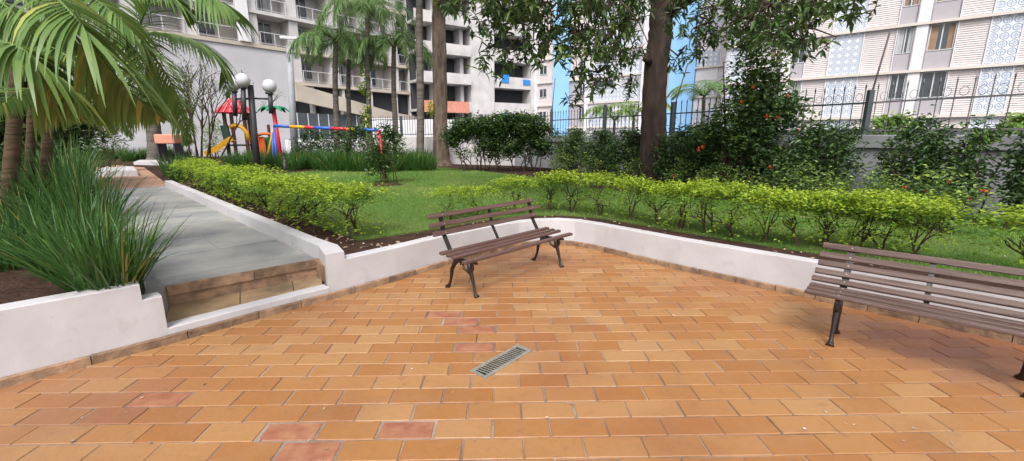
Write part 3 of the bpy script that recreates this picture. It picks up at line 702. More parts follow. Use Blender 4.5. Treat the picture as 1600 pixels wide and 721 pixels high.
# D: wing with boxy balconies
Dd = facade('concrete_building', 'raw concrete wing with boxy projecting balconies between the trunk and the blue striped block', (-9.9, 47.5), (.85, .53), (.53, -.85))
fpart(Dd, 'core', 'concrete', [(-.2, 15.0, -12, -2.0, -1, 27)])
for k in range(-1, 7):
    z0 = 4.35+2.95*k
    if z0 < 0: z0 = 1.4
    zt = 4.35+2.95*(k+1)
    fpart(Dd, 'balcony', 'concrete', [(-.2, 6.1, -1.998, .45, z0-.25, z0), (-.2, 6.1, .30, .45, z0+.001, z0+.85), (5.95, 6.1, -1.9, .298, z0+.001, z0+.85)])
    for q in ((1.9, 2.6, -1.998, -.4, z0+.002, zt-.252), (5.2, 5.6, -1.998, -.5, z0+.002, zt-.252)): fpart(Dd, 'column', 'concrete2', [q])
    for q in ((-.1, 1.8, -1.997, -1.6, z0+.1, zt-.3), (2.7, 5.1, -1.997, -1.85, z0+.1, zt-.3)): fpart(Dd, 'opening', 'dark', [q])
    fpart(Dd, 'floor_slab', 'concrete', [(9.3, 15.0, -1.998, .0, z0-.3, z0), (9.3, 15, -.2, .0, z0+.001, z0+1.0)])
    fpart(Dd, 'opening', 'dark', [(10.3, 14.2, -1.997, -1.7, z0+.1, zt-.35)])
for q in ((6.2, 9.2, -1.998, .1, -1, 27), (14.3, 15.1, -1.996, .1, -1, 27)): fpart(Dd, 'stair_wall', 'concrete', [q])
fpart(Dd, 'salmon_panel', 'brick_pl', [(-.1, 5.7, .46, .55, 4.0, 5.2)])
for q in ((10.2, 11.2, .02, .08, 7.6, 8.5), (13.2, 14.2, .02, .08, 7.5, 8.1), (10.2, 11.0, -.1, .04, 3.0, 4.2)): fpart(Dd, 'blue_screen', 'bluetarp', [q])
fpart(Dd, 'low_front_wall', 'bwhite', [(-6, 15, 1.5, 2.2, -1, 3.2)])

# ------------------------------------------------------------------ trees and plants
def grow(mb, p, d, L, r, depth, tips, bend=.25, split=3, shrink=.72, up=.15, seg=3, n=5, spread=.7):
    pts = [Vector(p)]; d = Vector(d).normalized()
    for k in range(seg):
        d = (d+Vector((random.gauss(0, bend), random.gauss(0, bend), random.gauss(0, bend)+up))*.5).normalized(); pts.append(pts[-1]+d*L/seg)
    mb.tube(pts, [r*(1-.35*k/seg) for k in range(seg+1)], n, cap=False)
    if depth == 0: tips.append((pts[-1], d)); return
    for q in range(split):
        a = random.uniform(0, 2*math.pi); sdv = d.orthogonal().normalized(); sdv.rotate(Matrix.Rotation(a, 3, d))
        nd = (d+sdv*spread*random.uniform(.6, 1.3)).normalized(); o_ = pts[-1] if q else pts[-1]
        if q == split-1 and seg > 1: o_ = pts[-2]
        grow(mb, o_, nd, L*shrink*random.uniform(.8, 1.15), r*.6, depth-1, tips, bend, split, shrink, up, seg, max(3, n-1), spread)

# --- yellow green hedge shrubs: five kinds, then copies
def hedge_shrub(h, wd, name='hedge_shrub', dens=1.0):
    r = empty(name); ALL.append(r); mb = MB(); tips = []
    for k in range(random.choice((2, 3))):
        a = random.uniform(0, 6.28); grow(mb, (random.uniform(-.05, .05), random.uniform(-.05, .05), -.02), (math.cos(a)*.25, math.sin(a)*.25, 1), h*.42, .0145, 2, tips, spread=.9, shrink=.62, up=.1)
    mb.build('stem', M['twig'], r)
    # flat-topped layers of leaf tufts
    n = int(430*dens*(wd/.5)**1.2)
    a = RNG.uniform(0, 2*np.pi, n); rr = np.sqrt(RNG.uniform(0, 1, n))*wd*(.85+.2*np.sin(a*3+random.random()*6)); lay = RNG.uniform(0, 1, n)**.55
    z = h*(.67+.37*lay)-(rr/wd)**2*h*.12+RNG.normal(0, .022, n)
    tier = np.array([noise.noise(Vector((q*5, w_*5, e_*11+h*40))) for q, w_, e_ in zip(rr*np.cos(a), rr*np.sin(a), z)]); lay = np.where(tier > -.12, lay, -1)
    keep = (RNG.uniform(0, 1, n) < (.35+.65*lay)) & (lay >= 0); C = np.stack([rr*np.cos(a), rr*np.sin(a), z], 1)[keep]; lay = lay[keep]
    kk = 7; P = np.repeat(C, kk, 0)+RNG.normal(0, .022, (len(C)*kk, 3)); D = rdir(len(P), -.1, .55); 
    out = P*np.array([1, 1, 0]); D = D+out/np.maximum(np.linalg.norm(out, axis=1, keepdims=True), .01)*.35
    tn = np.clip(np.repeat(np.clip((lay-.55)*1.7, 0, 1), kk)*RNG.uniform(.3, 1.2, len(P)), 0, 1)
    lm = leaves(P, D, RNG.uniform(.028, .05, len(P)), RNG.uniform(.009, .014, len(P)), fold=.3, droop=.2, tone=tn)
    # sparse low shoots
    n = int(36*dens); a = RNG.uniform(0, 6.28, n); rr = RNG.uniform(.05, wd*.8, n); P = np.stack([rr*np.cos(a), rr*np.sin(a), RNG.uniform(.15, .6, n)*h], 1)
    P = np.repeat(P, 5, 0)+RNG.normal(0, .02, (n*5, 3)); leaves(P, rdir(len(P), -.2, .5), .045, .012, tone=RNG.uniform(0, .5, len(P)), mb=lm)
    lm.build('foliage', M['hedge'], r); return r
protos = [hedge_shrub(.57, .47), hedge_shrub(.61, .52), hedge_shrub(.55, .44), hedge_shrub(.62, .49, dens=1.15), hedge_shrub(.59, .50, dens=.85)]
ordw = ['first', 'second', 'third', 'fourth', 'fifth', 'sixth', 'seventh', 'eighth', 'ninth', 'tenth', 'eleventh', 'twelfth', 'thirteenth', 'fourteenth', 'fifteenth', 'sixteenth', 'seventeenth', 'eighteenth', 'nineteenth', 'twentieth']
def nth(k): return ordw[k-1] if k <= 20 else f'{k}th' if k not in (21, 22, 23) else {21: '21st', 22: '22nd', 23: '23rd'}[k]
used = set()
def place(proto_i, x, y, z, s, label, group, cat='shrub', sz=None):
    p = protos[proto_i]
    if proto_i in used: o = copy_tree(p)
    else: o = p; used.add(proto_i)
    o.location = (x, y, z); o.rotation_euler = (0, 0, random.uniform(0, 6.28)); o.scale = (s, s, sz or s); tag(o, label, cat, group)
    return o
# along the path: from steps corner back
for i in range(15):
    t = .45+i*.56+random.uniform(-.1, .1); jit = random.uniform(-.05, .05); p = F0+Vector((.31, .33))+Pd*t+Vector((jit, jit))
    if i == 0: p = Vector(gp(552, 372, ZS))
    place(i % 5, p.x, p.y, ZS, random.uniform(.95, 1.12), f'yellow-green shrub beside the path kerb, {ordw[i]} from the steps', 'clipped yellow-green shrubs beside the path kerb')
# along the curved wall
HL = [(708, 345), (748, 340), (805, 336), (860, 330), (892, 333), (940, 338), (985, 346), (1030, 352), (1065, 360), (1105, 366), (1150, 374), (1195, 382), (1240, 386), (1285, 389), (1335, 396), (1385, 402), (1425, 410)]
for i, (x, y) in enumerate(HL):
    p = gp(x, y, ZS)
    place((i*3+1) % 5, p[0], p[1], ZS, random.uniform(.86, 1.0)*(.82 if i < 2 else 1), f'yellow-green shrub inside the curved white wall, {ordw[i]} from the left', 'clipped yellow-green shrubs inside the curved wall', sz=1.0 if i > 1 else .75)
p = gp(1608, 436, ZS); place(2, p[0], p[1], ZS, 1.05, 'yellow-green shrub standing apart behind the right end of the second bench', 'clipped yellow-green shrubs inside the curved wall')

# --- strap leaf clumps
def clump(n, L, W, spread, seed=0, lean=(0, 0), bend=.55, seg=5):
    a = RNG.uniform(0, 2*np.pi, n); r = np.sqrt(RNG.uniform(0, 1, n))*spread
    P = np.stack([r*np.cos(a), r*np.sin(a), np.zeros(n)], 1)
    a2 = a+RNG.normal(0, .6, n); t = RNG.uniform(.05, .85, n)**1.2
    D = np.stack([np.cos(a2)*t+lean[0], np.sin(a2)*t+lean[1], np.ones(n)], 1)
    return blades(P, D, RNG.uniform(.6, 1.1, n)*L, RNG.uniform(.7, 1.1, n)*W, bend*RNG.uniform(.3, 1.3, n), seg=seg, tone=(RNG.uniform(0, 1, n) < .035).astype(float)*.8)
gr0 = 'strap leaved grass clumps in the left planter'
spots = [((172, 456), 400, .92, .0068, .20, 'large strap grass clump at the wall corner arching over the path kerb'),
         ((125, 430), 420, .95, .0068, .22, 'tall strap grass clump just behind the corner clump'),
         ((140, 385), 420, 1.25, .007, .22, 'dark strap grass clump beside the path kerb, behind the corner clump'),
         ((60, 395), 300, .8, .007, .22, 'strap grass clump in front of the palm trunks'),
         ((0, 420), 240, .75, .007, .2, 'strap grass clump at the left edge of the view'),
         ((105, 335), 420, 1.45, .008, .30, 'dark strap grass clump midway along the planter'),
         ((40, 345), 320, .9, .008, .26, 'strap grass clump between the palm trunks'),
         ((100, 305), 420, 1.5, .010, .35, 'farthest tall strap grass clump in the planter')]
for (px, n, L, Wd, sp, lab) in spots:
    z = .40; p = gp(px[0], px[1], z); o = clump(n, L*(.70 if px[0] > 100 else .78), Wd, sp*.9, bend=.45).build('grass_clump', M['strap'], smooth=True, loc=(p[0], p[1], z)); tag(o, lab, 'grass clump', gr0)
# far border grass behind the lawn
far_proto = [clump(260, .95, .013, .35, seg=3, bend=.35).build('grass_clump', M['strap'], smooth=True) for _ in range(2)]
fx = []
for x in range(398, 680, 15): fx.append((x, 266-6*abs(x-600)/200+random.uniform(-2, 2)+3))
for x in range(404, 680, 17): fx.append((x, 258-3*abs(x-600)/200+random.uniform(-2, 2)))
fx2 = [(285, 283), (298, 274), (272, 275), (380, 264), (366, 262)]
fx3 = [(x, 250+random.uniform(-2, 3)) for x in range(20, 300, 15)]
cnt = [0, 0, 0]
for kind_, L_ in enumerate((fx, fx2, fx3)):
    for (x, y) in L_:
        p = gp(x, y, ZS); i = sum(cnt)
        o = far_proto[i] if i < 2 else far_proto[i % 2].copy()
        if i >= 2: COL.objects.link(o)
        d = math.hypot(*p); s_ = {0: .78, 1: .85, 2: .8}[kind_]*random.uniform(.85, 1.15)
        o.location = (p[0], p[1], ZS); o.rotation_euler = (0, 0, random.uniform(0, 6)); o.scale = (s_, s_, s_)
        cnt[kind_] += 1
        rowname = ('front row' if cnt[0] <= 19 else 'back row') if kind_ == 0 else ''
        k = cnt[0] if cnt[0] <= 19 else cnt[0]-19
        lab = [f'dark strap grass clump behind the lawn, {rowname}, {nth(k)} from the left',
               f'dark strap grass clump where the path kerb ends, {nth(cnt[1])} from the path', f'strap grass clump at the foot of the blank grey wall, {nth(cnt[2])} from the left'][kind_]
        tag(o, lab, 'grass clump', ['border of strap grass behind the lawn', 'strap grass at the far kerb end', 'strap grass under the blank grey wall'][kind_])

# --- generic shrub with leaf cloud
def cloud(blobs, per, L, Wd, zlo=-.3, zhi=.6, droop=.35, tonef=.12, kk=6, jit=.06):
    """blobs: (cx,cy,cz,rx,ry,rz,count of tufts)"""
    mb = MB()
    for (cx, cy, cz, rx, ry, rz, n) in blobs:
        d = rdir(n); rad = RNG.uniform(0, 1, n)**(1/2.2); C = d*rad[:, None]*np.array([rx, ry, rz])+np.array([cx, cy, cz])
        nzv = np.array([noise.noise(Vector(c)*1.6+Vector((5, 1, 2))) for c in C]); C = C[nzv > -.22]
        P = np.repeat(C, kk, 0)+RNG.normal(0, jit, (len(C)*kk, 3)); D = rdir(len(P), zlo, zhi)
        tn = (RNG.uniform(0, 1, len(C)) < tonef).repeat(kk)*RNG.uniform(.3, 1, len(P))
        leaves(P, D, RNG.uniform(.7, 1.2, len(P))*L, RNG.uniform(.8, 1.15, len(P))*Wd, droop=droop, tone=tn, mb=mb)
    return mb
def stems(blobs, base, r=.02, n=8, m='twig'):
    mb = MB()
    for (cx, cy, cz, rx, ry, rz, _) in blobs:
        for k in range(n):
            e = Vector((cx, cy, cz))+Vector((random.gauss(0, .45)*rx, random.gauss(0, .45)*ry, random.uniform(-.3, .8)*rz)); b0 = Vector((base[0]+random.gauss(0, .35)*rx*.6, base[1]+random.gauss(0, .3)*ry*.6, base[2]))
            mid = b0.lerp(e, .5)+Vector((random.gauss(0, .06), random.gauss(0, .06), .1)); mb.tube([b0, b0.lerp(mid, .5)+Vector((random.gauss(0, .03), 0, 0)), mid, e], [r, r*.8, r*.6, r*.25], 5, cap=False)
    return mb
def shrub(name, label, cat, px, py, Y, hz, wz, group=None, leafm='wleaf', L=.09, Wd=.02, dens=1, blobs=None, stn=8, sr=.014, **kw):
    p = gp(px, py, ZS) if Y is None else (at(px, py, Y).x, Y)
    r = empty(name, (p[0], p[1], ZS)); tag(r, label, cat, group)
    bl = blobs or [(0, 0, hz*.6, wz, wz*.7, hz*.42, int(90*dens)), (wz*.3, 0, hz*.85, wz*.5, wz*.5, hz*.2, int(30*dens)), (-wz*.4, 0, hz*.35, wz*.6, wz*.5, hz*.3, int(30*dens))]
    stems(bl[:1], (0, 0, -.03), sr, stn).build('stem', M['twig'], r); cloud(bl, 0, L, Wd, **kw).build('foliage', M[leafm], r); return r

# wide dark clipped shrub beside trunk 1
def hedge_big():
    c = at(783, 262, 15.2); r = empty('clipped_shrub', (c.x, c.y, ZS)); tag(r, 'broad dark green rounded shrub with bare twiggy base, right of the moss-patched trunk', 'shrub')
    bl = [(-.9, 0, 1.45, 1.15, .75, .36, 950), (.5, 0, 1.52, 1.2, .8, .44, 1150), (1.3, 0, 1.2, .65, .6, .42, 420), (-1.5, 0, 1.1, .55, .5, .35, 260), (0, 0, 1.0, 1.85, .75, .3, 800), (0, 0, .72, 1.7, .7, .3, 420), (1.5, 0, .85, .5, .5, .4, 220)]
    mb = MB(); tips = []
    for k in range(26):
        x0 = random.uniform(-1.5, 1.5); grow(mb, (x0, random.uniform(-.3, .3), -.03), (random.uniform(-.5, .5), 0, 1), .5, .021, 2, tips, spread=.8, shrink=.65)
    mb.build('stem', M['twig'], r); cloud(bl, 0, .10, .026, kk=8, droop=.2, zlo=-.1, zhi=.8, tonef=.22, jit=.07).build('foliage', M['dleaf'], r)
hedge_big()
# small shrubs on the lawn
shrub('young_shrub', 'small dark leafy bush in a bare soil ring on the lawn', 'shrub', 605, 288, None, 1.45, .52, L=.085, Wd=.024, dens=2.0, leafm='dleaf', stn=9)
sr = MB(); c = gp(605, 290, ZS); sr.tube([(c[0], c[1], ZS+.012), (c[0], c[1], ZS+.035)], [.42, .36], 16); tag(sr.build('soil_ring', M['soil']), kind='structure')
shrub('young_shrub', 'dark leafy bush behind the lawn bush, left of the two', 'shrub', 556, 266, None, 1.55, .62, L=.09, Wd=.026, dens=2.2, leafm='dleaf')
shrub('young_shrub', 'dark bush under the coloured swing beam, by the far grass', 'shrub', 485, 255, 17.5, 1.45, .7, L=.1, Wd=.028, dens=1.8, leafm='dleaf')
shrub('young_shrub', 'dark bush between two palm trunks behind the swing beam', 'shrub', 525, 255, 18.5, 1.5, .9, L=.1, Wd=.03, dens=1.8, leafm='dleaf')
shrub('young_shrub', 'dense bush left of the moss-patched trunk before the white wall', 'shrub', 603, 245, 18.2, 1.35, .75, L=.1, Wd=.03, dens=2, leafm='dleaf')
# wall shrubs
def wallY(px, gap):
    u = (px-800)/F/math.cos(TH)
    for i in range(len(BW)-1):
        (x0, y0), (x1, y1) = BW[i], BW[i+1]; den = (x1-x0)-u*(y1-y0)
        if abs(den) < 1e-6: continue
        t = (u*y0-x0)/den
        if -.3 <= t <= 1 and y0+(y1-y0)*t > 0: return y0+(y1-y0)*t-gap
    return 6
gw = 'dark shrubs planted along the grey boundary wall'
ws = [(893, 270, 15.4, 1.35, .55, 'pale leaved shrub at the grey wall beside the clipped shrub'),
      (935, 275, 14.2, 1.3, .6, 'dark shrub at the grey wall under the leftmost rusty rod post'),
      (975, 285, 12.9, 1.35, .6, 'dark shrub at the grey wall just left of the thick trunk'),
      (1055, 295, 11.3, 1.35, .55, 'dark shrub at the grey wall just right of the thick trunk'),
      (1095, 300, 10.6, 1.4, .5, 'dark shrub between the thick trunk and the red flowering tree'),
      (1255, 310, 8.9, 1.35, .5, 'dark shrub right of the red flowering tree at the wall'),
      (1305, 312, 8.5, 1.3, .45, 'dark shrub left of the tall fence post with rod'),
      (1395, 318, 7.9, 1.42, .48, 'bright topped shrub right of the tall fence post with rod'),
      (1440, 322, 7.5, 1.25, .32, 'thin dark shrub against the grey wall, middle of the right stretch'),
      (1500, 330, 7.0, 1.32, .5, 'bright topped shrub before the grey wall near its right end'),
      (1590, 335, 6.3, 1.35, .3, 'thin dark shrub at the far right end of the grey wall')]
for (x, y, Y, h, wd, lab) in ws: shrub('wall_shrub', lab, 'shrub', x, y, wallY(x, .62), h*1.04, wd*(.72 if x > 1270 else 1.1), gw, L=.085 if x > 1270 else .10, Wd=.018 if x > 1270 else .02, dens=1.7 if x > 1270 else 3.0, tonef=.2 if 'bright' in lab or 'pale' in lab else .03, stn=10, droop=.5)
# low flowering plants (orange flowers) in front of wall shrubs
gi = 'low flowering plants in front of the wall shrubs'
fl = [(880, 283, 13.5), (925, 287, 12.4), (985, 292, 11.2), (1065, 303, 9.9), (1110, 306, 9.2), (1150, 309, 8.8), (1215, 318, 7.9), (1255, 323, 7.5), (1300, 328, 7.2), (1345, 332, 6.95), (1395, 336, 6.75), (1440, 340, 6.5), (1485, 340, 6.35)]
for i, (x, y, Y) in enumerate(fl):
    Y = wallY(x, 1.75 if x < 1000 else 1.45); p = at(x, y, Y); r = empty('flowering_plant', (p.x, Y, ZS)); tag(r, f'low leafy flowering plant in front of the wall shrubs, {ordw[i]} from the left', 'plant', gi)
    h = random.uniform(.5, .68); bl = [(0, 0, h*.55, .5, .35, h*.5, 120)]
    stems(bl, (0, 0, 0), .007, 12).build('stem', M['twig'], r); cloud(bl+[(random.uniform(-.3, .3), 0, h*1.02, .14, .14, .14, 12)], 0, .065, .017, kk=6, tonef=.35, zlo=0, zhi=.9).build('foliage', M['fleaf'], r)
    mb = MB()
    for k in range((0, 1, 0, 1, 0, 1, 1, 0, 1, 1, 2, 3, 1)[i]):
        c_ = (random.uniform(-.35, .35), random.uniform(-.3, .1), h*random.uniform(.6, 1.05))
        mb = MB(); P = np.tile(np.array(c_), (26, 1))+RNG.normal(0, .012, (26, 3)); leaves(P, rdir(26, .0, 1), .028, .010, mb=mb, droop=0); mb.build('flower', M['flower'], r)

# --- big trunks
def trunk_obj(r, pts, rads, m, jit=.02, n=14, name='trunk'):
    mb = MB(); P = []; Rr = []
    for i in range(len(pts)-1):
        for k in range(6):
            t = k/6; P.append(Vector(pts[i]).lerp(Vector(pts[i+1]), t)+Vector((random.gauss(0, .008), random.gauss(0, .008), 0))); Rr.append(rads[i]*(1-t)+rads[i+1]*t)
    P.append(Vector(pts[-1])); Rr.append(rads[-1]); mb.tube(P, Rr, n, jit=jit); return mb.build(name, m, r, smooth=True)
def leafy(r, clusters, depth_j, leafL, leafW, m='cleaf', per=11, tonef=.12, twig_up=.5, seed=1):
    """clusters: (px,py,rx,ry,count,Y)"""
    lm = MB(); tw = MB(); org = Vector(r.location)
    for (px, py, rx, ry, n, Y0) in clusters:
        hub = at(px, py-ry*1.2, Y0)-org
        for k in range(int(n*.72)):
            for _ in range(20):
                u, v_ = random.uniform(-1, 1), random.uniform(-1, 1)
                if u*u+v_*v_ < 1: break
            Y = Y0+random.uniform(-depth_j, depth_j); c = at(px+u*rx, py+v_*ry, Y)-org
            st_ = c+Vector((random.gauss(0, .12), random.gauss(0, .12), random.uniform(.14, .32))); m1 = st_.lerp(c, .6)+Vector((random.gauss(0, .04), random.gauss(0, .04), 0))
            tw.tube([st_, m1, c], [.008, .006, .003], 3, cap=False)
            if k % 3 == 0: tw.tube([hub, hub.lerp(st_, .5)+Vector((random.gauss(0, .1), random.gauss(0, .1), .12)), st_], [.018, .013, .008], 4, cap=False)
            P = np.array([st_.lerp(c, random.uniform(.25, 1.0)) for _ in range(per)]); D = rdir(per, -.95, .5)
            leaves(P, D, RNG.uniform(.11, .19, per)*leafL, RNG.uniform(.020, .032, per)*leafW, droop=.25, fold=.2, tone=float(random.random() < tonef)*random.uniform(.3, .9), mb=lm)
    tw.build('twigs', M['twig'], r); lm.build('crown', M[m], r)
# tree 2: thick dark trunk in the middle right
p2 = gp(1020, 286, ZS); t2 = empty('tree', (p2[0], p2[1], ZS)); tag(t2, 'large tree with thick dark trunk and hanging leafy branches, between bench and grey wall', 'tree')
dep = p2[1]
def loc(px, py, Y, o): return at(px, py, Y)-Vector(o.location)
trunk_obj(t2, [loc(1020, 292, dep, t2), loc(1020, 270, dep, t2), loc(1021, 200, dep, t2), loc(1023, 130, dep, t2), loc(1030, 60, dep, t2), loc(1034, 15, dep, t2), loc(1030, -60, dep, t2), loc(1010, -140, dep, t2)], [.46, .37, .315, .29, .28, .275, .2, .15], M['bark'])
mb = MB()
def limb(mb, pts, rads, o):
    P = [loc(x, y, Y, o) for x, y, Y in pts]; mb.tube(P, rads, 8, cap=True)
limb(mb, [(1034, 30, dep), (1055, 8, dep-.3), (1085, -8, dep-1), (1140, -30, dep-2.2), (1230, -60, dep-3.4)], [.2, .17, .14, .1, .06], t2)
limb(mb, [(1140, -30, dep-2.2), (1170, -5, dep-3.2), (1215, 12, dep-4)], [.07, .05, .035], t2)
limb(mb, [(1030, -30, dep), (960, -60, dep-2), (860, -60, dep-4), (780, -50, dep-5)], [.17, .12, .08, .05], t2)
limb(mb, [(1020, -80, dep), (1060, -120, dep-2), (1090, -140, dep-5), (1040, -150, dep-8)], [.14, .1, .08, .04], t2)
limb(mb, [(1014, 97, dep-.2), (1008, 92, dep-.35), (1010, 85, dep-.2)], [.09, .08, .05], t2)
mb.build('limb', M['bark'], t2)
cl2 = [(880, 10, 55, 30, 60, 7.6), (930, 50, 45, 45, 60, 7.4), (905, 95, 35, 30, 34, 7.4), (965, 20, 40, 40, 50, 8.2), (955, 95, 28, 32, 30, 8), (935, 140, 30, 22, 16, 7.6), (975, 75, 22, 40, 26, 8.4),
       (990, 5, 30, 25, 26, 8.6), (870, 60, 22, 24, 14, 7.2), (905, 165, 14, 12, 5, 7.4), (985, 150, 16, 14, 6, 8.6), (1075, 30, 42, 34, 40, 8.8), (1085, 75, 34, 26, 22, 9), (1060, 105, 18, 14, 8, 9.2), (1110, 55, 20, 20, 12, 9),
       (1170, 15, 55, 28, 55, 7.6), (1235, 25, 50, 28, 46, 7.2), (1160, 60, 30, 26, 26, 7.6), (1255, 70, 32, 22, 22, 7), (1200, 55, 40, 26, 30, 7.4), (1300, 20, 40, 24, 22, 6.8), (1345, 22, 20, 14, 8, 6.6),
       (1000, -60, 300, 40, 90, 8.5), (850, -50, 90, 40, 40, 7)]
leafy(t2, cl2, .9, .86, .88)
# tree 1: straight trunk with moss patch
p1 = gp(690, 259, ZS); t1 = empty('tree', (p1[0], p1[1], ZS)); tag(t1, 'tall tree with straight brown trunk and yellow-green patch on its bark, behind the lawn', 'tree')
dep1 = p1[1]
trunk_obj(t1, [loc(690, 263, dep1, t1), loc(690, 250, dep1, t1), loc(688, 200, dep1, t1), loc(687, 120, dep1, t1), loc(686, 40, dep1, t1), loc(686, -30, dep1, t1), loc(690, -120, dep1, t1)], [.50, .36, .30, .285, .27, .25, .15], M['bark2'])
mb = MB(); limb(mb, [(686, 10, dep1), (710, -20, dep1-2), (760, -40, dep1-6), (800, -40, dep1-9)], [.14, .12, .09, .05], t1)
limb(mb, [(686, -10, dep1), (650, -60, dep1-2), (600, -80, dep1-4)], [.12, .09, .05], t1); mb.build('limb', M['bark2'], t1)
cl1 = [(745, 8, 45, 24, 42, 8.4), (790, 30, 40, 30, 44, 8), (830, 15, 35, 26, 34, 7.8), (770, 60, 24, 24, 18, 8.2), (835, 62, 30, 26, 24, 7.8), (715, 15, 22, 16, 12, 9), (800, 95, 26, 16, 9, 8), (765, 100, 14, 20, 6, 8.3), (785, 118, 14, 8, 4, 8.3), (842, 95, 16, 18, 8, 7.8), (810, 105, 20, 10, 5, 8.5), (760, -60, 120, 40, 40, 8.5)]
leafy(t1, cl1, .8, .95, .95)
mb = cloud([(0, -.28, 0, .16, .1, .35, 60)], 0, .05, .018, kk=8, tonef=1); o = mb.build('moss_patch', M['hedge'], t1); o.location = loc(674, 170, dep1, t1)
mb = cloud([(0, -.28, 0, .1, .1, .3, 20)], 0, .05, .018, kk=6, tonef=1); o = mb.build('moss_patch', M['hedge'], t1); o.location = loc(682, 8, dep1, t1)
# tree 3: red flowering small tree at right
p3 = at(1172, 300, 9.2); t3 = empty('flowering_tree', (p3.x, 9.2, ZS)); tag(t3, 'dense dark small tree dotted with red blooms, right of the thick trunk', 'tree')
mb = MB()
for k in range(16):
    x0 = random.uniform(-.75, .35); e = loc(random.uniform(1120, 1225), random.uniform(80, 200), 9.2, t3)
    mb.tube([(x0, random.uniform(-.3, .3), -.03), (x0*1.0+random.gauss(0, .05), 0, .8), Vector((x0, 0, 1.2)).lerp(e, .45), e], [.026, .023, .018, .006], 5)
mb.build('trunk', M['twig'], t3)
def bl(px, py, rx, ry, n, Y=9.2, o=t3, dr=.6):
    c = loc(px, py, Y, o); k = Y/F; return (c.x, c.y, c.z, rx*k, dr, ry*k, n)
B3 = [bl(1188, 100, 42, 50, 230), bl(1182, 165, 60, 50, 430), bl(1195, 225, 66, 40, 400), bl(1140, 215, 42, 38, 170), bl(1228, 185, 26, 38, 110), bl(1112, 205, 22, 28, 55), bl(1195, 265, 60, 22, 170), bl(1190, 50, 34, 40, 120), bl(1245, 250, 24, 30, 80)]
cloud(B3, 0, .12, .027, kk=7, tonef=.2, droop=.15, jit=.09, zlo=-.2, zhi=.9).build('crown', M['wleaf'], t3)
mb = MB()
for (x, y) in ((1176, 137), (1213, 184), (1198, 182), (1246, 205), (1098, 230), (1092, 234), (1160, 160), (1230, 150)):
    mb = MB(); c_ = loc(x, y, 8.62, t3); P = np.tile(np.array(c_), (18, 1))+RNG.normal(0, .01, (18, 3)); leaves(P, rdir(18), .035, .016, mb=mb, droop=0); mb.build('flower', M['flower'], t3)

# --- palm fronds
def frond_mesh(P, L, Wd, droop, n=40, mb=None, fold=.0, plume=0, tone=0, rr=.012, tonef=0, wav=1):
    """P: list of control Vectors of the midrib; leaflets hang from both sides"""
    mb = mb or MB(); P = [Vector(p) for p in P]; seg = len(P)-1; pts = []
    for i in range(seg):                                                # catmull-rom
        p0 = P[max(i-1, 0)]; a = P[i]; b_ = P[i+1]; p3_ = P[min(i+2, seg)]
        for k in range(8):
            t = k/8; pts.append(.5*((2*a)+(b_-p0)*t+(2*p0-5*a+4*b_-p3_)*t*t+(-p0+3*a-3*b_+p3_)*t**3))
    pts.append(P[-1]); m = len(pts)
    mb.tube(pts, [rr*(1-.85*i/(m-1)) for i in range(m)], 5, cap=False)
    bp, bd, bl_ = [], [], []
    for k in range(n):
        t = .06+.94*k/(n-1); x = t*(m-1); i = min(int(x), m-2); p = pts[i].lerp(pts[i+1], x-i); d = (pts[i+1]-pts[i]).normalized()
        sd = d.cross(Vector((0, 0, 1))); sd = sd.normalized() if sd.length > 1e-3 else Vector((1, 0, 0)); up = sd.cross(d)
        for s_ in (-1, 1):
            an = .9*(1-t)+.35*t; lift = (.25+random.gauss(0, .5)) if plume else .08+random.gauss(0, .07)
            dd = (sd*s_*math.sin(an+.25)+d*math.cos(an+.25)+up*lift*.6).normalized()
            bp.append(p); bd.append(dd); bl_.append(L*(math.sin(math.pi*min(1, .06+t*.98))**(.6 if plume else .85)+.12)*random.uniform(.88, 1.08))
    nn_ = len(bp); tn = np.clip(tone+(RNG.uniform(0, 1, nn_) < tonef)*RNG.uniform(.4, 1, nn_), 0, 1)
    return blades(np.array([tuple(q) for q in bp]), np.array([tuple(q) for q in bd]), np.array(bl_), Wd, droop, mb=mb, seg=5 if not plume else 3, tone=tn)
# areca palm cluster, near left
ar = empty('areca_palm', (*gp(45, 345, .40), .40)); tag(ar, 'clustered palm with arching feathery fronds filling the upper left corner', 'palm tree')
Y0 = ar.location.y
ao = Vector(ar.location)
for (x0, y0, x1, y1, r_, Yd) in ((8, 345, 25, 40, .075, Y0-.1), (58, 320, 78, 60, .058, Y0+.25), (40, 330, 50, -20, .05, Y0+.5), (-25, 330, -20, 0, .07, Y0)):
    mb = MB(); a = at(x0, y0, Yd); c = at(x1, y1, Yd-.1); pts = []; rad = []
    a.z = .38
    for k in range(28):
        t = k/27; pts.append(a.lerp(c, t)+Vector((math.sin(t*3)*.04, 0, 0))-ao); rad.append(r_*(1.15-.4*t)*(1.06 if k % 3 == 0 else 1))
    mb.tube(pts, rad, 10); mb.build('trunk', M['arecabark'], ar, smooth=True)
def fr_px(L, Wd, droop, n, tonef, *pp):
    P = [at(x, y, Y)-ao for x, y, Y in pp]; mb = frond_mesh(P, L*.86, Wd*.95, droop*1.25, int(n*1.12), tonef=tonef*.8, rr=.012); mb.build('frond', M['areca'], ar, smooth=True)
fr_px(.50, .0145, .75, 58, .16, (30, -60, 2.5), (83, -8, 2.3), (120, 32, 2.25), (150, 80, 2.3), (185, 125, 2.4), (222, 160, 2.55), (255, 185, 2.7))
fr_px(.46, .0145, .8, 50, .06, (-50, 70, 2.3), (0, 66, 2.3), (42, 82, 2.3), (72, 118, 2.35), (100, 150, 2.45), (128, 188, 2.6))
fr_px(.36, .011, .6, 46, .05, (60, -40, 3.0), (120, -15, 2.9), (180, 20, 2.9), (225, 70, 2.95), (262, 120, 3.1), (285, 170, 3.2), (296, 215, 3.3))
